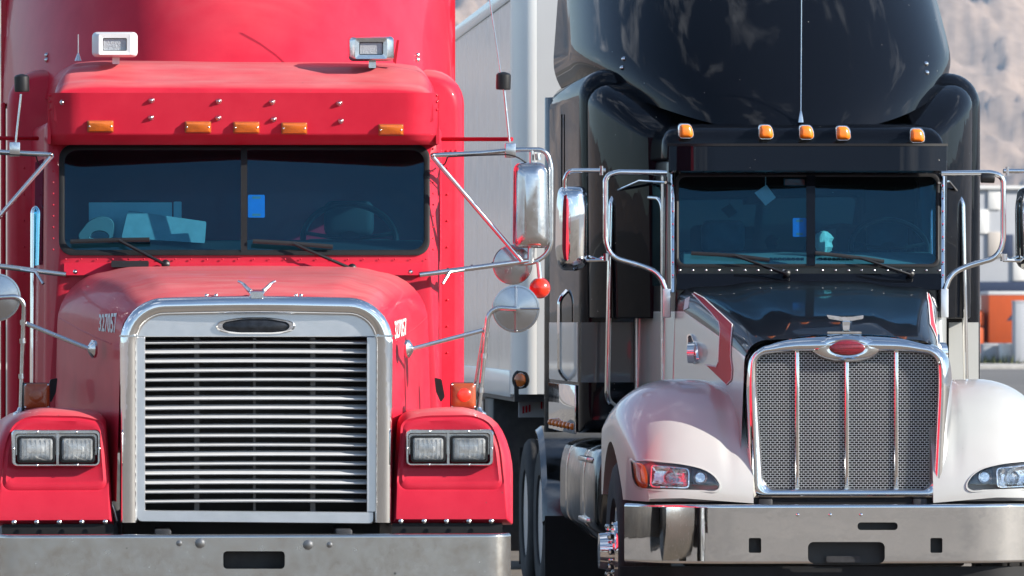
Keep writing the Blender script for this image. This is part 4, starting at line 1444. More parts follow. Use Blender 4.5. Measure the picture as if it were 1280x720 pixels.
# ---- hood
bk = [(0.20, 0.545, 1.700, 0.12), (0.32, 0.555, 1.735, 0.12), (0.60, 0.585, 1.80, 0.12), (1.0, 0.635, 1.880, 0.115), (1.45, 0.70, 1.955, 0.11), (1.90, 0.765, 2.005, 0.11)]
g = G(); g.loft(hood_grid(interp_sections(bk, 40), 1.05, (0.40, 0.66, 0.022)), closed=False)
bhood = obj('hood', g, 'two_tone_paint', blk, sharp=60)
bhb = bvh_of(bhood)
def poly_at(pl, t):
    n = len(pl) - 1
    i = min(n - 1, int(t * n)); f = t * n - i
    return (pl[i][0] + (pl[i + 1][0] - pl[i][0]) * f, pl[i][1] + (pl[i + 1][1] - pl[i][1]) * f)
sa = [(868, 366.5), (880, 373), (900, 391), (916, 406), (914.5, 425), (914, 445), (916, 462), (915, 475), (909, 481)]
sb = [(866, 368), (874, 376), (888, 390), (899, 403), (901, 412), (900, 430), (899, 452), (896, 458.5), (883, 456)]
rows = []
for i in range(49):
    p, q = poly_at(sa, i / 48), poly_at(sb, i / 48)
    rows.append([B.hit(bhb, p[0] + (q[0] - p[0]) * k / 8, p[1] + (q[1] - p[1]) * k / 8, 0.004) for k in range(9)])
rows = [r for r in rows if all(r)]
g = G(); g.loft(rows, False)
both('red_stripe', g, 'stripe_red', bhood)
for k in (0, -1):
    g = G(); g.tube([r[k] for r in rows], 0.0035, 6); both('pinstripe', g, 'white_lettering', bhood)
for s in (-1, 1):     # engine air intake with chrome rim, round filter cap, small side sticker
    def S(px, py, off):
        h = B.hit(bhb, px, py, off)
        return Vector((h.x * -s, h.y, h.z)) if h else Vector((0, 0, 0))
    o_ = rpoly([(861, 418), (866, 417), (871, 428), (874, 450), (869, 456), (861, 446)], 2, 4)
    i_ = grow(o_, -2)
    g = G(); g.loft([[S(p[0], p[1], 0.0) for p in o_], [S(p[0], p[1], 0.014) for p in grow(o_, -0.4)], [S(p[0], p[1], 0.014) for p in i_], [S(p[0], p[1], 0.003) for p in i_]], True, False, False); it = obj('side_intake', g, 'chrome', bhood)
    g = G(); g.loft([[S(p[0], p[1], 0.004) for p in i_]], True, False, True); obj('intake_screen', g, 'black_plastic', it)
    c = S(869, 441, 0.02)
    g = G(); g.lathe([(0.06, -0.02), (0.062, 0.02), (0.045, 0.035), (0, 0.04)], c, (-s, -0.25, 0), 20); obj('filter_cap', g, 'chrome', it)
    q = [(857, 374), (863, 371), (861, 385), (855, 388)]
    g = G(); g.loft([[S(p[0], p[1], 0.004) for p in q]], True, False, True); obj('sticker', g, 'white_lettering', bhood)

# ---- grille surround: wide chrome frame
Bo = [(931, 628), (928, 462), (938, 434), (975, 421), (1058, 415.5), (1142, 421), (1180, 434), (1192, 462), (1184, 628)]
Bor = [4, 40, 18, 30, 60, 30, 18, 40, 4]
Bi = [(955, 611), (945, 462), (948, 444), (985, 439.5), (1058, 439), (1132, 439.5), (1168, 444), (1173, 462), (1166, 611)]
Bir = [16, 40, 10, 10, 40, 10, 10, 40, 16]
bo_, bi_ = rpoly(Bo, Bor, 6), rpoly(Bi, Bir, 6)
mixo = lambda t: [(p[0] + (q[0] - p[0]) * t, p[1] + (q[1] - p[1]) * t) for p, q in zip(bo_, bi_)]
g = G(); g.stack(B, [(bo_, 0.36), (bo_, 0.28), (mixo(0.07), 0.235), (mixo(0.18), 0.195), (mixo(0.32), 0.165), (mixo(0.47), 0.148), (mixo(0.60), 0.142), (mixo(0.72), 0.143), (mixo(0.84), 0.149), (mixo(0.94), 0.158), (bi_, 0.175), (bi_, 0.24)])
bs = obj('grille_surround', g, 'chrome', blk, sharp=60)
ev = ellipse(1058, 435.5, 42, 15.5, 40)
g = G(); g.stack(B, [(grow(ev, 2), 0.20), (ev, 0.158), (grow(ev, -2), 0.150), (ellipse(1059, 435.5, 27, 11.5, 40), 0.142), (ellipse(1059, 435.5, 23, 9.5, 40), 0.146)], True, True); obj('emblem_lobe', g, 'chrome', bs, sharp=50)
g = G(); ee = ellipse(1059.5, 435, 22, 8.6, 32); g.stack(B, [(ee, 0.148), (ee, 0.135), (grow(ee, -1.2), 0.131)], False, True); em = obj('emblem', g, 'emblem_red', blk)
g = G()
# raised relief on the badge, too small to read
for r_ in range(3):
    for k in range(7):
        x = 1044 + k * 5.1; y = 430.5 + r_ * 4.4
        if ((x - 1059.5) / 20) ** 2 + ((y - 435) / 7.4) ** 2 < 1:
            g.stack(B, [(rrect(x - 1.9, y - 0.4, x + 1.9, y + 0.4, 0.2), 0.132), (rrect(x - 1.9, y - 0.4, x + 1.9, y + 0.4, 0.2), 0.129)], True, True)
o = obj('emblem_relief', g, 'emblem_red', em)
# perforated grille mesh: rows of slotted openings as real bars and links
g = G()
rows = 62
zt, zb_ = B(1058, 438, 0.22).z, B(1058, 614, 0.22).z
xl, xr = B(944, 500, 0.22).x, B(1175, 500, 0.22).x
pz = (zt - zb_) / rows
pxm = pz * 1.95
t_ = 0.0014
for i in range(rows + 1):
    z = zb_ + pz * i
    g.box(xl, xr, 0.218, 0.224, z - t_, z + t_)
    if i < rows:
        x = xl + (pxm * 0.5 if i % 2 else 0.0)
        while x < xr:
            g.box(x - t_ * 1.3, x + t_ * 1.3, 0.2185, 0.2235, z + t_, z + pz - t_)
            x += pxm
me = bpy.data.meshes.new('grille_mesh'); me.from_pydata(g.v, [], g.f)
gm = obj('grille_mesh', me, 'grille_wire', blk); gm['kind'] = 'stuff'
g = G(); g.box(xl, xr, 0.30, 0.32, zb_, zt); obj('grille_backing', g, 'radiator', blk)
for px, top in ((996.5, 439), (1058.5, 449), (1120.5, 439)):
    o_ = rrect(px - 2.4, top, px + 2.4, 613, 1)
    g = G(); g.stack(B, [(o_, 0.2165), (o_, 0.206), (grow(o_, -0.8), 0.203)], True, True); br = obj('grille_bar', g, 'chrome', blk)
    o_ = rrect(px - 2.6, 606, px + 2.6, 612, 1); g = G(); g.stack(B, [(o_, 0.216), (o_, 0.200)], True, True); obj('bar_clip', g, 'dull_chrome', br)
# winged hood ornament
g = G()
wing = rpoly([(1033, 393.5), (1052, 396), (1065, 396), (1079.5, 394), (1079, 398.5), (1065, 401), (1052, 401), (1036, 398.5)], 1.0, 3)
g.stack(B, [(wing, 0.35), (grow(wing, 0.3), 0.30), (wing, 0.27)], True, True)
bd = rpoly([(1050, 399), (1066, 399), (1064, 416), (1051, 416)], 3, 3)
g.stack(B, [(bd, 0.42), (bd, 0.31), (grow(bd, -3), 0.25)], True, True)
g.stack(B, [(rrect(1034, 414.5, 1077, 417, 1), 0.40), (rrect(1034, 414.5, 1077, 417, 1), 0.27)], True, True)
obj('hood_ornament', g, 'chrome', blk)

# ---- fenders
def fender_mesh():
    g = G(); rings = []
    ym, yf, zb, zm = 0.98, 0.13, 0.815, 1.485
    n = 34
    for i in range(n + 1):
        t = i / n
        y = yf + (ym - yf) * (1 - math.cos(t * math.pi / 2)) if i <= n else ym
        k = max(0.0, 1 - ((ym - y) / (ym - yf)) ** 2.15) ** (1 / 2.15)
        ztop = zb + 0.02 + (zm - zb - 0.02) * k
        xo = 1.075 + 0.135 * min(1.0, k) ** 1.3
        sweep = 0.0
        rings.append((y, ztop, xo))
    for y in (1.12, 1.28, 1.45, 1.6, 1.72):
        rings.append((y, zm - 0.10 * ((y - 0.98) / 0.74) ** 2, 1.21))
    out = []
    for (y, ztop, xo) in rings:
        rxx, rz = 0.36, 0.40 * (ztop - zb) + 0.0
        rz = min(rz, 0.30)
        pts = [Vector((0.50, y, zb)), Vector((0.50, y, ztop - 0.03))]
        for k in range(1, 10):
            x = 0.50 + (xo - rxx - 0.50) * k / 9
            groove = -0.018 * math.exp(-((x - 0.63) / 0.03) ** 2)
            pts.append(Vector((x, y, ztop - 0.03 * (1 - k / 9) ** 2 + groove * min(1, (ztop - zb) / 0.3))))
        for k in range(1, 13):
            a = k / 12 * math.pi / 2
            pts.append(Vector((xo - rxx + rxx * math.sin(a), y, ztop - rz + rz * math.cos(a))))
        for k in range(1, 5):
            pts.append(Vector((xo, y, (ztop - rz) + (zb - ztop + rz) * k / 4)))
        # outer part lies further back, so the nose rounds round the corner
        for p in pts:
            e = max(0.0, (p.x - 0.80) / 0.41)
            p.y += 0.10 * e ** 2.4 * max(0.0, 1 - (y - 0.13) / 1.2)
        out.append(pts)
    g.loft(out, True, True, True)
    return g
fg = fender_mesh()
ff = both('fender', fg, 'silver_paint', blk, sharp=70)
fbv = bvh_of(ff[1])      # the one on the image left
hlo = rpoly([(786.5, 573.5), (812, 575), (862, 580), (891, 590), (902.5, 608), (897, 615.5), (815, 613), (795, 611), (789, 600)], [3, 8, 20, 14, 6, 5, 8, 6, 6], 4)
HLRAW = {}
def HP(o, off):
    """headlight outlines lie on the fender skin; returns both sides"""
    r = []
    for p in o:
        h = B.hit(fbv, p[0], p[1], 0.0)
        if h is None:
            h = B(p[0], p[1], 0.35)
        r.append(Vector((h.x, h.y - off, h.z)))
    return r
def cutters_for(side):
    a = HP(grow(hlo, -1.5), 0.25); b = HP(grow(hlo, -2.5), -0.055)
    if side > 0:
        a = [Vector((-p.x, p.y, p.z)) for p in a]; b = [Vector((-p.x, p.y, p.z)) for p in b]
    g = G(); g.loft([a, b], True, True, True); return g
for f, s in ((ff[0], 1), (ff[1], -1)):
    c = G(); c.lathe([(0.61, -0.5), (0.61, 0.5)], (s * 1.10, 1.10, 0.52), (1, 0, 0), 44)
    cut(f, [c, cutters_for(s)])
def pair(name, rings, m, parents, cap0=False, cap1=False, **k):
    gl = G(); gl.loft(rings, True, cap0, cap1)
    l = obj(name, gl, m, parents[1], **k)
    r = obj(name, gl.mirrored(), m, parents[0], **k)
    return r, l
hlp = pair('headlight', [HP(grow(hlo, 0.6), 0.0), HP(grow(hlo, 0.2), 0.006), HP(grow(hlo, -1.6), 0.006), HP(grow(hlo, -1.8), -0.02), HP(grow(hlo, -2.6), -0.05)], 'silver_paint', (blk, blk), cap1=True)
am = rpoly([(790.5, 578), (804, 578.5), (809.5, 590), (810, 610.5), (800, 610.5), (794, 602)], [3, 6, 5, 3, 4, 5], 4)
pair('turn_lens', [HP(am, -0.04), HP(grow(am, -0.2), 0.0), HP(grow(am, -2), 0.004)], 'amber_lens', hlp, cap1=True, sharp=70)
mb_ = rpoly([(814, 581), (860, 585.5), (862, 590), (861.5, 609), (857, 610.5), (815, 609), (812.5, 606)], [3, 3, 3, 3, 3, 3, 3], 3)
pair('reflector', [HP(mb_, 0.0), HP(grow(mb_, -1.5), 0.0), HP(grow(mb_, -2), -0.03), HP(grow(mb_, -7), -0.045)], 'lamp_mirror', hlp, cap1=True)
el = ellipse(838, 597, 8, 8, 24); pair('bulb', [HP(el, -0.04), HP(grow(el, -1), -0.012), HP(grow(el, -5), -0.005)], 'lens_glass', hlp, cap1=True)
el2 = ellipse(876, 597, 8, 8, 24); pair('reflector', [HP(grow(el2, 1), -0.02), HP(el2, -0.015), HP(grow(el2, -2), -0.03)], 'lamp_mirror', hlp, cap1=True)
sm = rpoly([(865, 582.5), (888, 591), (898, 606), (865, 606)], 2, 3); pair('side_reflector', [HP(sm, -0.035), HP(grow(sm, -1), -0.03)], 'tag_grey', hlp, cap1=True)
pair('lens', [HP(grow(hlo, -1.6), 0.002), HP(grow(hlo, -4), 0.007), HP(grow(hlo, -9), 0.010)], 'clear_lens', hlp, cap1=True, sharp=70)

# ---- cab shell and glass
BC = 1010.0
def dwb(px, py):
    return 1.94 + (334 - py) / 115.0 * 0.16 + 0.05 * abs(px - BC) / 165.0
def split_b(o):
    out = []
    for i in range(len(o)):
        p, q = o[i], o[(i + 1) % len(o)]
        out.append(p)
        if (p[0] - BC) * (q[0] - BC) < 0 and abs(p[0] - q[0]) > 60:
            t = (BC - p[0]) / (q[0] - p[0]); out.append((BC, p[1] + (q[1] - p[1]) * t))
    return out
bwin = rrect(845.5, 218, 1173.5, 333, 9, 6)
bsh = split_b(rpoly([(838, 196), (1183, 196), (1183, 560), (838, 560)], 8, 6))
bw2 = split_b(bwin)
fl = lambda p: dwb(p[0], min(p[1], 345))
BYS = ((2.25, 1.02), (2.40, 1.04), (3.12, 1.105), (3.35, 1.13))
bcab = obj('cab', cab_shell(B, bw2, bsh, fl, BYS, (2.04, 2.60)), 'two_tone_paint', blk, sharp=35)
cab_lining(B, bsh, fl, BYS, (2.04, 2.60), 0.97, bcab)
ga, gb = split_b(grow(bwin, 1.2)), split_b(grow(bwin, -3.0))
g = G(); g.loft([[B(p[0], p[1], dwb(*p) + 0.01) for p in ga], [B(p[0], p[1], dwb(*p) - 0.008) for p in grow(ga, -0.4)], [B(p[0], p[1], dwb(*p) - 0.011) for p in grow(ga, -2)], [B(p[0], p[1], dwb(*p) - 0.006) for p in gb], [B(p[0], p[1], dwb(*p) + 0.02) for p in gb]], True)
bgas = obj('windshield_gasket', g, 'rubber', blk)
g = G(); g.stack(B, [(rrect(1008, 219, 1019, 332, 0.5), lambda x, y: dwb(x, y) + 0.02), (rrect(1008, 219, 1019, 332, 0.5), lambda x, y: dwb(BC, y) - 0.012)], True, True); obj('centre_bar', g, 'black_paint', bgas)
for a, b in ((847.5, 1009), (1018, 1171.5)):
    o_ = rrect(a, 220, b, 331, 5)
    g = G(); g.add([B(p[0], p[1], dwb(*p) + 0.006) for p in o_], [tuple(range(len(o_)))]); obj('windshield_pane', g, 'windshield_glass', blk)
brv = mesh_of('rivet', dome_bolt(0.0055)); brv.materials.append(MATS['dull_chrome'])
for k in range(21):
    px = 850 + k * 16.2
    if not 1006 < px < 1022:
        p = B(px, 338, dwb(px, 338)); place('rivet', brv, bcab, p)
        p = B(px, 215.8, dwb(px, 215)); place('rivet', brv, bcab, p)
# bright pillar strips
for px in (841, 1178.5):
    o_ = rpoly([(px - 2.5, 217), (px + 2.5, 217), (px + 2.5, 366), (px - 2.5, 366)], 1)
    g = G(); g.stack(B, [(o_, lambda x, y: dwb(x, min(y, 345)) + 0.01), (o_, lambda x, y: dwb(x, min(y, 345)) - 0.012), (grow(o_, -0.8), lambda x, y: dwb(x, min(y, 345)) - 0.016)], True, True); st = obj('pillar_trim', g, 'chrome', bcab)
    for py in range(232, 345, 16):
        p = B(px, py, dwb(px, py) - 0.016); place('rivet', rv, st, p, scale=(0.6, 0.6, 0.6))
wiper(B, dwb, (864, 316.5), (962, 325), (983, 342), blk, (918, 319.5))
wiper(B, dwb, (1019, 316), (1105, 327), (1138, 343), blk, (1075, 322.5))
g = G(); g.slab(B, [846 + 330 * i / 20 for i in range(21)], [342, 350, 362], lambda x, y: dwb(x, 334) - 0.01 - (y - 342) * 0.004, 0.08); obj('cowl', g, 'black_paint', blk)
# doors: side window, trim, lower panel
def side_x(y):
    return 0.79 + (y - 2.25) / 1.1 * 0.085
for s in (-1, 1):
    q = []
    for y, z in ((2.38, 2.02), (3.14, 2.02), (3.14, 2.62), (2.38, 2.62)):
        q.append(Vector((s * (side_x(y) + 0.012), y, z)))
    g = G(); g.add(q, [(0, 1, 2, 3)]); dw = obj('door_window', g, 'windshield_glass', blk)
    g = G(); g.tube([Vector((s * (side_x(2.28) + 0.012), 2.28, 1.2)), Vector((s * (side_x(2.28) + 0.012), 2.28, 2.66))], 0.009, 6)
    obj('door_trim', g, 'dull_chrome', blk); g = G()
    g.tube([Vector((s * (side_x(3.2) + 0.012), 3.2, 1.2)), Vector((s * (side_x(3.2) + 0.012), 3.2, 2.72))], 0.009, 6); obj('door_trim', g, 'dull_chrome', blk)
# roof cap and visor
g = G()
rf = lambda x0, x1, top, r=20: rpoly([(x0, top + 4), (x0 + 30, top), (x1 - 30, top), (x1, top + 4), (x1 + 2, 200), (x0 - 2, 200)], [r, 14, 14, r, 3, 3], 6)
g.stack(B, [(rf(839, 1180, 176, 8), 2.08), (rf(833, 1179, 168, 12), 2.095), (rf(829, 1178, 161, 16), 2.14), (rf(827, 1176, 157.5, 18), 2.22), (rf(824, 1174, 155, 20), 2.38), (None, (3.40, 1.09))], True, True)
broof = obj('cab_roof', g, 'black_paint', blk, sharp=55)
def bvis(px, py):
    u = abs(px - 1010)
    e = max(0.0, (u - 118) / 55.0)
    return 1.97 - (py - 182) / 34.0 * 0.03 + 0.10 * e ** 2 + (0.05 if py > 213.5 else 0)
g = G(); g.slab(B, [836 + 347 * i / 40 for i in range(41)], [181.5, 184, 190, 198, 206, 212, 213.4, 216], bvis, 0.015); bv = obj('visor', g, 'black_paint', blk, sharp=50)
g = G(); g.slab(B, [834 + 351 * i / 40 for i in range(41)], [179.5, 182.5], lambda x, y: bvis(x, 182) - 0.004, 0.12); obj('visor_seam', g, 'rubber', bv)
for px, py in ((857, 163.5), (957, 164.5), (1007.5, 165), (1053.5, 166), (1146, 169)):
    o_ = rpoly([(px - 8, py - 8), (px + 6, py - 8), (px + 10, py + 2), (px + 9, py + 9), (px - 8, py + 9)], [4, 4, 5, 4, 4], 4)
    g = G(); g.stack(B, [(grow(o_, 1.5), 2.14), (grow(o_, 1.5), 2.065), (grow(o_, 0.3), 2.055)], True, True); mk = obj('marker_light', g, 'chrome', broof)
    g = G(); g.stack(B, [(o_, 2.06), (grow(o_, -0.7), 2.025), (grow(o_, -3), 2.012), (grow(o_, -5), 2.01)], False, True); obj('lens', g, 'amber_lens', mk, sharp=70)
g = G(); p0 = B(1001, 153, 2.3); g.lathe([(0.016, 0), (0.012, 0.03), (0.006, 0.06), (0.0025, 0.07), (0.0025, 0.9)], p0, (0.006, 0, 1), 8); obj('roof_antenna', g, 'dull_chrome', blk)

# ---- sleeper and roof fairing
bso = rpoly([(723, 86), (1225, 92), (1225, 541), (723, 541)], [36, 40, 2, 2], 8)
g = G(); g.stack(B, [(grow(bso, -16), 3.30), (grow(bso, -8), 3.32), (grow(bso, -3), 3.36), (bso, 3.44), (None, 5.75)], True, True)
bsl = obj('sleeper', g, 'black_paint', blk, sharp=50)
# sculpted shoulder fairing between the cab roof and the sleeper
g = G()
sh = []
for k in range(12):
    t = k / 11
    y = 2.62 + 0.76 * t
    q = math.sin(t * math.pi / 2)
    xl_, top = 818 - 86 * q ** 0.8, 166 - 70 * q
    sh.append((rpoly([(838, top + 12 * t), (838, 398), (xl_ + 2, 398), (xl_, top + 4)], [3, 2, 2, 8 + 26 * t], 6), y))
g.stack(B, sh, True, True); both('shoulder_fairing', g, 'black_paint', blk, sharp=70)
for px, py in ((769, 275), (787, 347), (1205, 252), (1189, 260)):
    p = B(px, py, 3.30); place('rivet', bolt2, bsl, p)
for k in range(7):
    for x0 in (735, 1187):
        p = B(x0 + k * 6.0, 219, 3.30); place('rivet', brv, bsl, p)
hx = B(723, 400, 3.44).x
hx2 = B(1225, 400, 3.44).x
z0s, z1s = B(723, 478, 3.3).z, B(723, 403, 3.3).z
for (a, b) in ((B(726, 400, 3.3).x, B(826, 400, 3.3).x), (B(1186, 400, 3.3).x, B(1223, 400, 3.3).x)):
    g = G(); g.box(a, b, 3.292, 3.30, z0s, z1s); st = obj('side_band', g, 'strut_grey_band_shade' if a < 0 else 'silver_paint', bsl)  # silver band; its left half is coloured dark to stand in for shade
for x in (hx - 0.004, hx2 + 0.004):
    g = G(); g.box(min(x, x + math.copysign(0.004, -x)), max(x, x + math.copysign(0.004, -x)), 3.46, 5.74, z0s, z1s); obj('side_band', g, 'silver_paint', bsl)
# bright lower skirt with small lamps, door handle, hatch
for s in (-1, 1):
    X = abs(hx) + 0.006
    g = G(); g.box(min(s * X, s * (X + 0.012)), max(s * X, s * (X + 0.012)), 3.5, 5.6, B(723, 543, 3.44).z, z0s - 0.02); sk = obj('lower_skirt', g, 'chrome', blk, bevel=0.004)
    lg = G(); lg.lathe([(0.022, 0), (0.022, 0.01), (0.014, 0.02), (0, 0.024)], (0, 0, 0), (s, -0.4, 0), 10); lm = mesh_of('skirt_lamp', lg); lm.materials.append(MATS['amber_lens'])
    for k in range(7):
        place('skirt_lamp', lm, sk, (s * (X + 0.012), 3.62 + k * 0.29, B(723, 540, 3.44).z + 0.03))
    g = G(); g.tube(fillet([(s * X, 4.2, 1.45), (s * (X + 0.05), 4.2, 1.5), (s * (X + 0.05), 4.2, 1.95), (s * X, 4.2, 2.0)], 0.05), 0.014, 8); obj('grab_handle', g, 'chrome', blk)
    g = G(); g.box(min(s * X, s * (X + 0.01)), max(s * X, s * (X + 0.01)), 4.6, 4.63, 2.55, 3.1); obj('window_hinge', g, 'black_plastic', blk)
zs = [2.90 + 1.35 * i / 26 for i in range(27)]
bfair = fairing(zs, lambda z: 1.17 - 0.05 * max(0, (z - 3.2)), lambda z: 2.28 + 0.50 * (z - 2.9) + 0.40 * (z - 2.9) ** 2, 2.3, 2.3, 5.9, 'black_paint', blk, zlow=lambda x: 2.92 + 0.36 * (x / 1.15) ** 2.2, under=0.05)
for px, py in ((780, 74), (778, 85), (1157, 80), (1158, 91)):
    h = B.hit(bvh_of(bfair), px, py, 0.002)
    if h: place('bolt', bolt2, bfair, h, scale=(1.5, 1.5, 1.5))
g = G(); g.tube([B(692, 540, 6.0), B(693, 122, 6.0)], 0.062, 22); 
both('exhaust_stack', g, 'stack_metal', blk, bevel=0.004)

# ---- mirrors
def bmir(s):
    def P(px, py, y):
        q = B(px, py, y); return Vector((q.x * -s, q.y, q.z))
    g = G()
    g.tube(fillet([P(833, 216, 2.02), P(770, 215, 1.98), P(757, 221, 1.98), P(757, 305, 1.98), P(766, 322, 1.98), P(805, 333, 1.98), P(824, 342, 1.96), P(833, 364, 1.95)], 0.09), 0.0165, 12)
    g.tube(fillet([P(757, 213, 1.98), P(712, 213, 1.99), P(706, 222, 2.0), P(706, 240, 2.02)], 0.05), 0.0135, 10)
    g.tube([P(732, 325.5, 2.02), P(757, 325, 1.98)], 0.010, 8); g.tube([P(736, 320, 2.02), P(748, 324, 2.0), P(759, 317, 1.98)], 0.006, 6)
    fm = obj('mirror_frame', g, 'chrome', blk)
    o_ = rpoly([(828.5, 361), (838.5, 361), (838.5, 397), (828.5, 397)], 1)
    g = G(); g.loft([[P(p[0], p[1], 1.99) for p in o_], [P(p[0], p[1], 1.93) for p in o_]], True, True, True); br = obj('mirror_bracket', g, 'aluminium', fm, bevel=0.004)
    g = G(); g.tube([P(752, 207.5, 1.975), P(752, 219, 1.975)], 0.011, 8); obj('frame_clamp', g, 'chrome', fm); g = G(); g.tube([P(757, 317, 1.97), P(757, 326, 1.97)], 0.02, 8); obj('frame_clamp', g, 'chrome', fm)
    o_ = rpoly([(699, 233), (732, 233), (736, 258), (735, 332), (722, 339), (700, 338), (694, 318), (695, 252)], [7, 7, 8, 8, 6, 8, 10, 10], 5)
    g = G(); g.loft([[P(p[0], p[1], d) for p in o] for o, d in ((grow(o_, -1), 2.13), (o_, 2.09), (o_, 2.03), (grow(o_, -2), 1.985), (grow(o_, -6), 1.955), (grow(o_, -12), 1.94))], True, False, True); hd_ = obj('mirror_head', g, 'chrome', blk, sharp=70)
    g = G(); g.loft([[P(p[0], p[1], 2.13) for p in grow(o_, -1)], [P(p[0], p[1], 2.125) for p in grow(o_, -3)]], True, False, True); obj('mirror_glass', g, 'dark_metal', hd_)
    # long grab rails by the door
    g = G(); g.tube(fillet([P(783, 246, 3.1), P(772, 241, 2.95), P(764, 250, 2.9), P(759, 500, 2.9), P(768, 507, 3.0)], 0.08), 0.0165, 10)
    gr = obj('grab_rail', g, 'chrome', blk)
    g = G(); p = P(784, 248, 3.08); g.box(p.x - 0.02, p.x + 0.02, 3.05, 3.32, p.z - 0.03, p.z + 0.02); obj('rail_bracket', g, 'dull_chrome', gr, bevel=0.004)
    g = G(); g.tube(fillet([P(812, 247, 2.55), P(824, 248, 2.40), P(828.5, 258, 2.35), P(829, 480, 2.3)], 0.06), 0.014, 10); g.tube([P(770, 239, 2.9), P(800, 226, 2.5), P(832, 228, 2.1)], 0.008, 8); obj('door_rail', g, 'chrome', blk)
bmir(1); bmir(-1)
p = B(1234, 222, 2.0); g = G(); g.tube([B(1226, 222, 1.985), B(1243, 222.5, 1.985)], 0.031, 14); obj('mirror_camera', g, 'black_plastic', blk, bevel=0.005)

# ---- fuel tank, steps, rear fender
for s in (-1, 1):
    g = G(); rings = []
    sec = rpoly([(0.66, 0.46), (1.04, 0.46), (1.13, 0.56), (1.215, 0.60), (1.215, 1.0), (1.14, 1.085), (0.66, 1.085)], [0.05, 0.08, 0.08, 0.06, 0.14, 0.12, 0.05], 5)
    for y, k in ((2.18, 0.90), (2.20, 0.96), (2.25, 1.0), (3.18, 1.0), (3.20, 0.985), (3.23, 0.985), (3.25, 1.0), (4.75, 1.0), (4.82, 0.95)):
        rings.append([Vector((s * (0.9 + (x - 0.9) * k), y, 0.77 + (z - 0.77) * k)) for x, z in sec])
    g.loft(rings, True, True, True); tk = obj('fuel_tank', g, 'stack_metal', blk, sharp=50)
    for y in (2.9, 4.2):
        g = G(); g.loft([[Vector((s * (0.9 + (x - 0.9) * 1.012), yy, 0.77 + (z - 0.77) * 1.012)) for x, z in sec] for yy in (y, y + 0.07)], True, True, True); obj('tank_strap', g, 'chrome', tk)
    g = G(); g.lathe([(0.07, 0), (0.07, 0.05), (0.05, 0.065), (0, 0.07)], (s * 1.02, 2.6, 1.07), (0, 0, 1), 18); obj('filler_cap', g, 'dull_chrome', tk)
    for z in (0.98, 0.62):
        g = G(); g.box(min(s * 1.1, s * 1.235), max(s * 1.1, s * 1.235), 2.5, 3.1, z, z + 0.03); obj('step', g, 'dull_chrome', tk, bevel=0.005)
    # arched quarter fender over the drive wheels
    g = G(); rings = []
    for i in range(15):
        a = math.pi * (0.50 + 0.48 * i / 14)
        y, z = 6.6 + 0.62 * math.cos(a), 0.51 + 0.62 * math.sin(a)
        rings.append([Vector((s * 0.62, y, z)), Vector((s * 1.20, y, z)), Vector((s * 1.235, y + 0.02, z - 0.03)), Vector((s * 1.23, y + 0.04, z - 0.05)), Vector((s * 0.62, y + 0.03, z - 0.03))])
    g.loft(rings, True, True, True); obj('rear_fender', g, 'stack_metal', blk, sharp=40)
    g = G(); g.box(min(s * 0.62, s * 1.22), max(s * 0.62, s * 1.22), 5.965, 5.985, 0.16, 0.56); obj('front_flap', g, 'rubber', blk)
    g = G(); g.box(min(s * 0.66, s * 1.2), max(s * 0.66, s * 1.2), 8.6, 8.62, 0.15, 0.95); obj('mud_flap', g, 'rubber', blk)
g = G()
for k in range(3):
    pts = [Vector((-0.3 + 0.2 * k, 5.76, 1.5 + 0.1 * k)), Vector((-0.55 + 0.2 * k, 6.4, 1.1)), Vector((-0.5 + 0.15 * k, 7.0, 1.15)), Vector((-0.4 + 0.2 * k, 7.76, 1.6 + 0.05 * k))]
    g.tube(fillet(pts, 0.3), 0.02, 8)
obj('air_hose', g, 'rubber', blk)

# ---- inside the cab
g = G(); g.stack(B, [(rpoly([(852, 329), (1170, 329), (1172, 352), (850, 352)], 4), 2.06), (rpoly([(852, 319), (1170, 319), (1172, 352), (850, 352)], 4), 2.24), (rpoly([(852, 315), (1170, 315), (1172, 352), (850, 352)], 4), 2.5)], True, True); bd_ = obj('dashboard', g, 'interior_tan', blk, sharp=60)
for px0 in (962, 1024):
    for k in range(8):
        o_ = rrect(px0 + k * 5.6, 322, px0 + k * 5.6 + 3.6, 326.5, 0.4); g = G(); g.stack(B, [(o_, 2.22), (o_, 2.12)], True, True); obj('vent_slot', g, 'black_plastic', bd_)
seat(B, 905, 2.75, blk, 2.33); seat(B, 1112, 2.75, blk, 2.33)
steer(B, 1112, 312, 2.5, 0.23, blk)
flat_tag(B, dwb, 991, 272.5, 1008, 296, blk)
o_ = rrect(979, 222, 1007, 233.5, 2)
g = G(); g.stack(B, [(o_, 2.32), (o_, 2.2)], True, True); sv = obj('overhead_unit', g, 'interior_grey', blk); o_ = rrect(981, 224, 1006, 231.5, 1.2)
g = G(); g.stack(B, [(o_, 2.2), (o_, 2.19)], False, True); obj('red_panel', g, 'red_lens', sv)
o_ = rpoly([(943, 241), (958, 231), (970, 247), (957, 257)], 1)
g = G(); g.stack(B, [(o_, 2.215), (o_, 2.205)], True, True); g.tube([B(957, 233, 2.21), B(957, 218, 2.21)], 0.003, 5)
o = tag(obj('hanging_card', g, 'paper_white', None), 'pale card hanging tilted inside the black truck windshield', 'card'); o.location = (B.X0, B.Y0, 0)
g = G(); c = B(1030, 303, 2.22)
rings = []
for i in range(9):
    a = math.pi * i / 8
    rings.append([c + Vector((math.cos(t) * 0.058, math.sin(t) * 0.05, 0)) * max(0.05, math.sin(a)) * random.uniform(0.75, 1.2) + Vector((0, 0, -0.068 * math.cos(a))) for t in [2 * math.pi * j / 12 for j in range(12)]])
g.loft(rings, True, True, True)
mat('crumpled_paper', (0.50, 0.60, 0.50), 0.8, var=0.3, scale=25, bump=0.5, bscale=30)
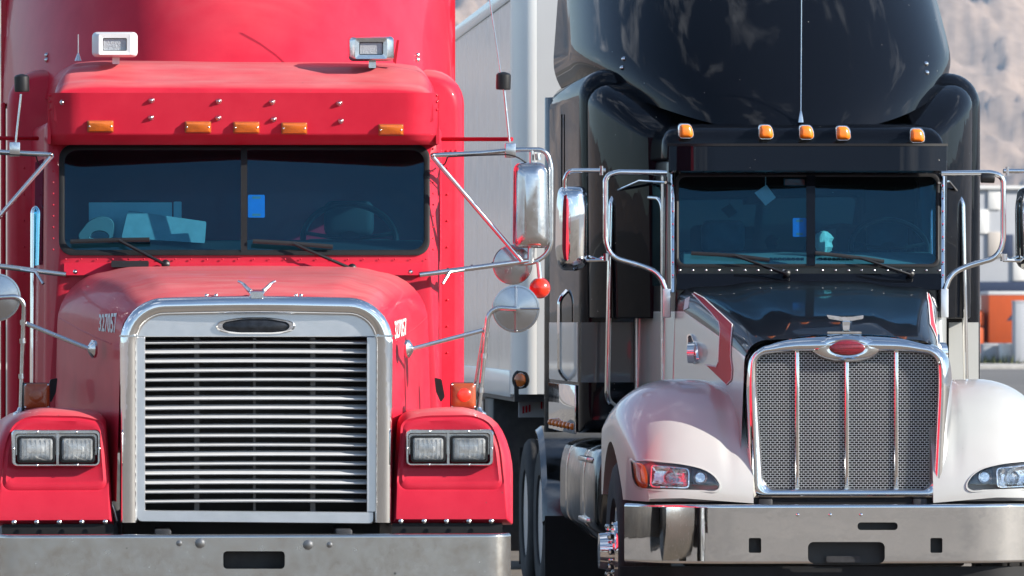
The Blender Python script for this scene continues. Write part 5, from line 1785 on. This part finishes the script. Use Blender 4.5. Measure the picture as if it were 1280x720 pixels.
o = tag(obj('paper_bag', g, 'crumpled_paper', None, sharp=20), 'crumpled pale green paper bag on the black truck dashboard', 'paper bag'); o.location = (B.X0, B.Y0, 0)

# ================================================================== TRAILER behind the black truck
TY = 8.15
tr = thing('semi_trailer', 'white box trailer with rounded bright corner post behind the black truck', 'trailer', (B.X0, B.Y0 + TY, 0))
T = Frame(1058, 34.7)
def tx(px, y):
    return B(px, 404, TY + y).x
TX = abs(tx(640, 0.0))
Z0, Z1 = B(640, 493, TY).z, 4.10
LEN = 15.9
RAD = 0.17
g = G(); rings = []
# curved front corner posts
for s in (-1, 1):
    g = G()
    prof = [(TX - RAD + RAD * math.sin(a), RAD - RAD * math.cos(a)) for a in [math.pi / 2 * i / 12 for i in range(13)]]
    ring0 = [Vector((s * x, y, Z0)) for x, y in prof] + [Vector((s * (TX - 0.05), RAD, Z0)), Vector((s * (TX - RAD), 0.05, Z0))]
    g.loft([ring0, [Vector((p.x, p.y, Z1)) for p in ring0]], True, True, True)
    cp = obj('corner_post', g, 'trailer_post', tr, sharp=60)
    g = G(); d = Vector((s * 0.62, -0.78, 0)); c = Vector((s * (TX - RAD * 0.40), RAD * 0.32, B(652, 475, TY).z))
    g.lathe([(0.070, -0.02), (0.070, 0.012), (0.052, 0.02), (0.050, 0.014)], c, d, 20); ml = obj('marker_light', g, 'rubber', tr)
    g = G(); g.lathe([(0.049, 0.005), (0.046, 0.022), (0.02, 0.032), (0, 0.034)], c, d, 20); obj('lens', g, 'orange_lens', ml)
g = G(); g.box(-TX + RAD + 0.001, TX - RAD - 0.001, 0.0, 0.04, Z0 + 0.002, Z1 - 0.002); fw = obj('front_wall', g, 'trailer_front', tr)
for x in (-0.84, -0.42, 0, 0.42, 0.84):
    g = G(); g.box(x - 0.012, x + 0.012, -0.006, 0.0, Z0 + 0.02, Z1 - 0.02); obj('wall_seam', g, 'trailer_post', fw)
g = G(); g.box(-TX + 0.02, TX - 0.02, 0.05, LEN, Z1 - 0.03, Z1); obj('roof', g, 'trailer_skin', tr)
g = G(); g.box(-TX + 0.02, TX - 0.02, 0.05, LEN, Z0 - 0.05, Z0 + 0.10); obj('floor', g, 'dark_metal', tr)
g = G(); pw = 1.21
g.box(-0.006, 0.006, 0.004, pw - 0.004, Z0 + 0.16, Z1 - 0.10)
g.box(-0.006, 0.0064, 0.0, 0.05, Z0 + 0.16, Z1 - 0.10)
pm = mesh_of('side_panel', g, 0.002, 1); pm.materials.append(MATS['trailer_skin'])
n = int((LEN - RAD) / pw)
for s in (-1, 1):
    for k in range(n):
        place('side_panel', pm, tr, (s * (TX - 0.012), RAD + 0.005 + k * pw, 0), (0, 0, 0) if s > 0 else (0, 0, 0), (s, 1, 1))
    g = G(); g.box(min(s * (TX - 0.03), s * (TX + 0.004)), max(s * (TX - 0.03), s * (TX + 0.004)), RAD, LEN, Z1 - 0.10, Z1 + 0.004); obj('top_rail', g, 'trailer_post', tr, bevel=0.003)
    g = G(); g.box(min(s * (TX - 0.03), s * (TX + 0.006)), max(s * (TX - 0.03), s * (TX + 0.006)), RAD, LEN, Z0 - 0.02, Z0 + 0.16); obj('bottom_rail', g, 'trailer_post', tr, bevel=0.003)
    g = G(); g.box(s * 0.75 - 0.06, s * 0.75 + 0.06, 2.6, 2.75, 0.35, Z0); g.box(s * 0.75 - 0.14, s * 0.75 + 0.14, 2.5, 2.85, 0.30, 0.35); obj('landing_leg', g, 'dark_metal', tr, bevel=0.01)
    for y in (12.2, 13.5):
        wheel(tr, s * 1.08, y, s, hub_out=-0.1); wheel(tr, s * 0.74, y, s, lugs=False, hub_out=-0.1)
    g = G(); g.box(s * 0.5 - 0.05, s * 0.5 + 0.05, 0.2, LEN, Z0 - 0.22, Z0 - 0.05); obj('frame_rail', g, 'dark_metal', tr)
for y in (12.2, 13.5):
    g = G(); g.tube([(-0.75, y, 0.51), (0.75, y, 0.51)], 0.08, 12); g.box(-0.6, 0.6, y - 0.06, y + 0.06, 0.5, Z0 - 0.2); obj('axle', g, 'dark_metal', tr)
g = G(); g.box(-TX + 0.02, TX - 0.02, LEN, LEN + 0.05, Z0 - 0.05, Z1); obj('rear_door', g, 'trailer_front', tr)
# apron under the nose with warning bars, small lamps
g = G(); g.box(-1.2, 1.2, 3.2, 4.1, 0.14, Z0 - 0.06); obj('gap_blocker', g, 'dark_metal', tr, bevel=0.02)  # added box that keeps the bright ground behind out of the dark gap
a, b = tx(648, 0.5), tx(690, 0.5)
g = G(); g.box(a, -a, 0.45, 0.5, B(650, 523, TY).z, Z0 - 0.05); ap = obj('nose_apron', g, 'building_grey', tr)
for px in (654, 658, 662, 677, 681, 685):
    x = tx(px, 0.45); dz = -0.012 * ((px - 650) / 8)
    g = G(); g.box(x - 0.006, x + 0.006, 0.445, 0.45, B(px, 518 - (px - 654) * 0.25, TY).z, B(px, 509 - (px - 654) * 0.25, TY).z); obj('warning_bar', g, 'stripe_red', ap)
g = G(); 
g.lathe([(0.035, 0), (0.035, 0.05), (0.02, 0.06)], B(653, 500, TY), (0, -1, 0), 12); g.lathe([(0.035, 0), (0.035, 0.05), (0.02, 0.06)], B(661, 500, TY), (0, -1, 0), 12); obj('hose_coupling', g, 'brown_lens', tr)

# ------------------------------------------------------------------ the air between here and the mountains
m = bpy.data.materials.new('haze')
m.use_nodes = True
nt = m.node_tree
nt.nodes.clear()
mo = nt.nodes.new('ShaderNodeOutputMaterial')
pv = nt.nodes.new('ShaderNodeVolumePrincipled')
pv.inputs['Color'].default_value = (0.55, 0.76, 1.0, 1)
pv.inputs['Density'].default_value = 0.000055
pv.inputs['Anisotropy'].default_value = 0.2
nt.links.new(pv.outputs['Volume'], mo.inputs['Volume'])
MATS['haze'] = m
g = G(); g.box(-14500, 14500, -14500, 14500, -12, 900)
hz = obj('haze', g, 'haze')
hz['kind'] = 'stuff'; hz['label'] = 'thin pale haze in the air before the mountains'; hz['category'] = 'haze'
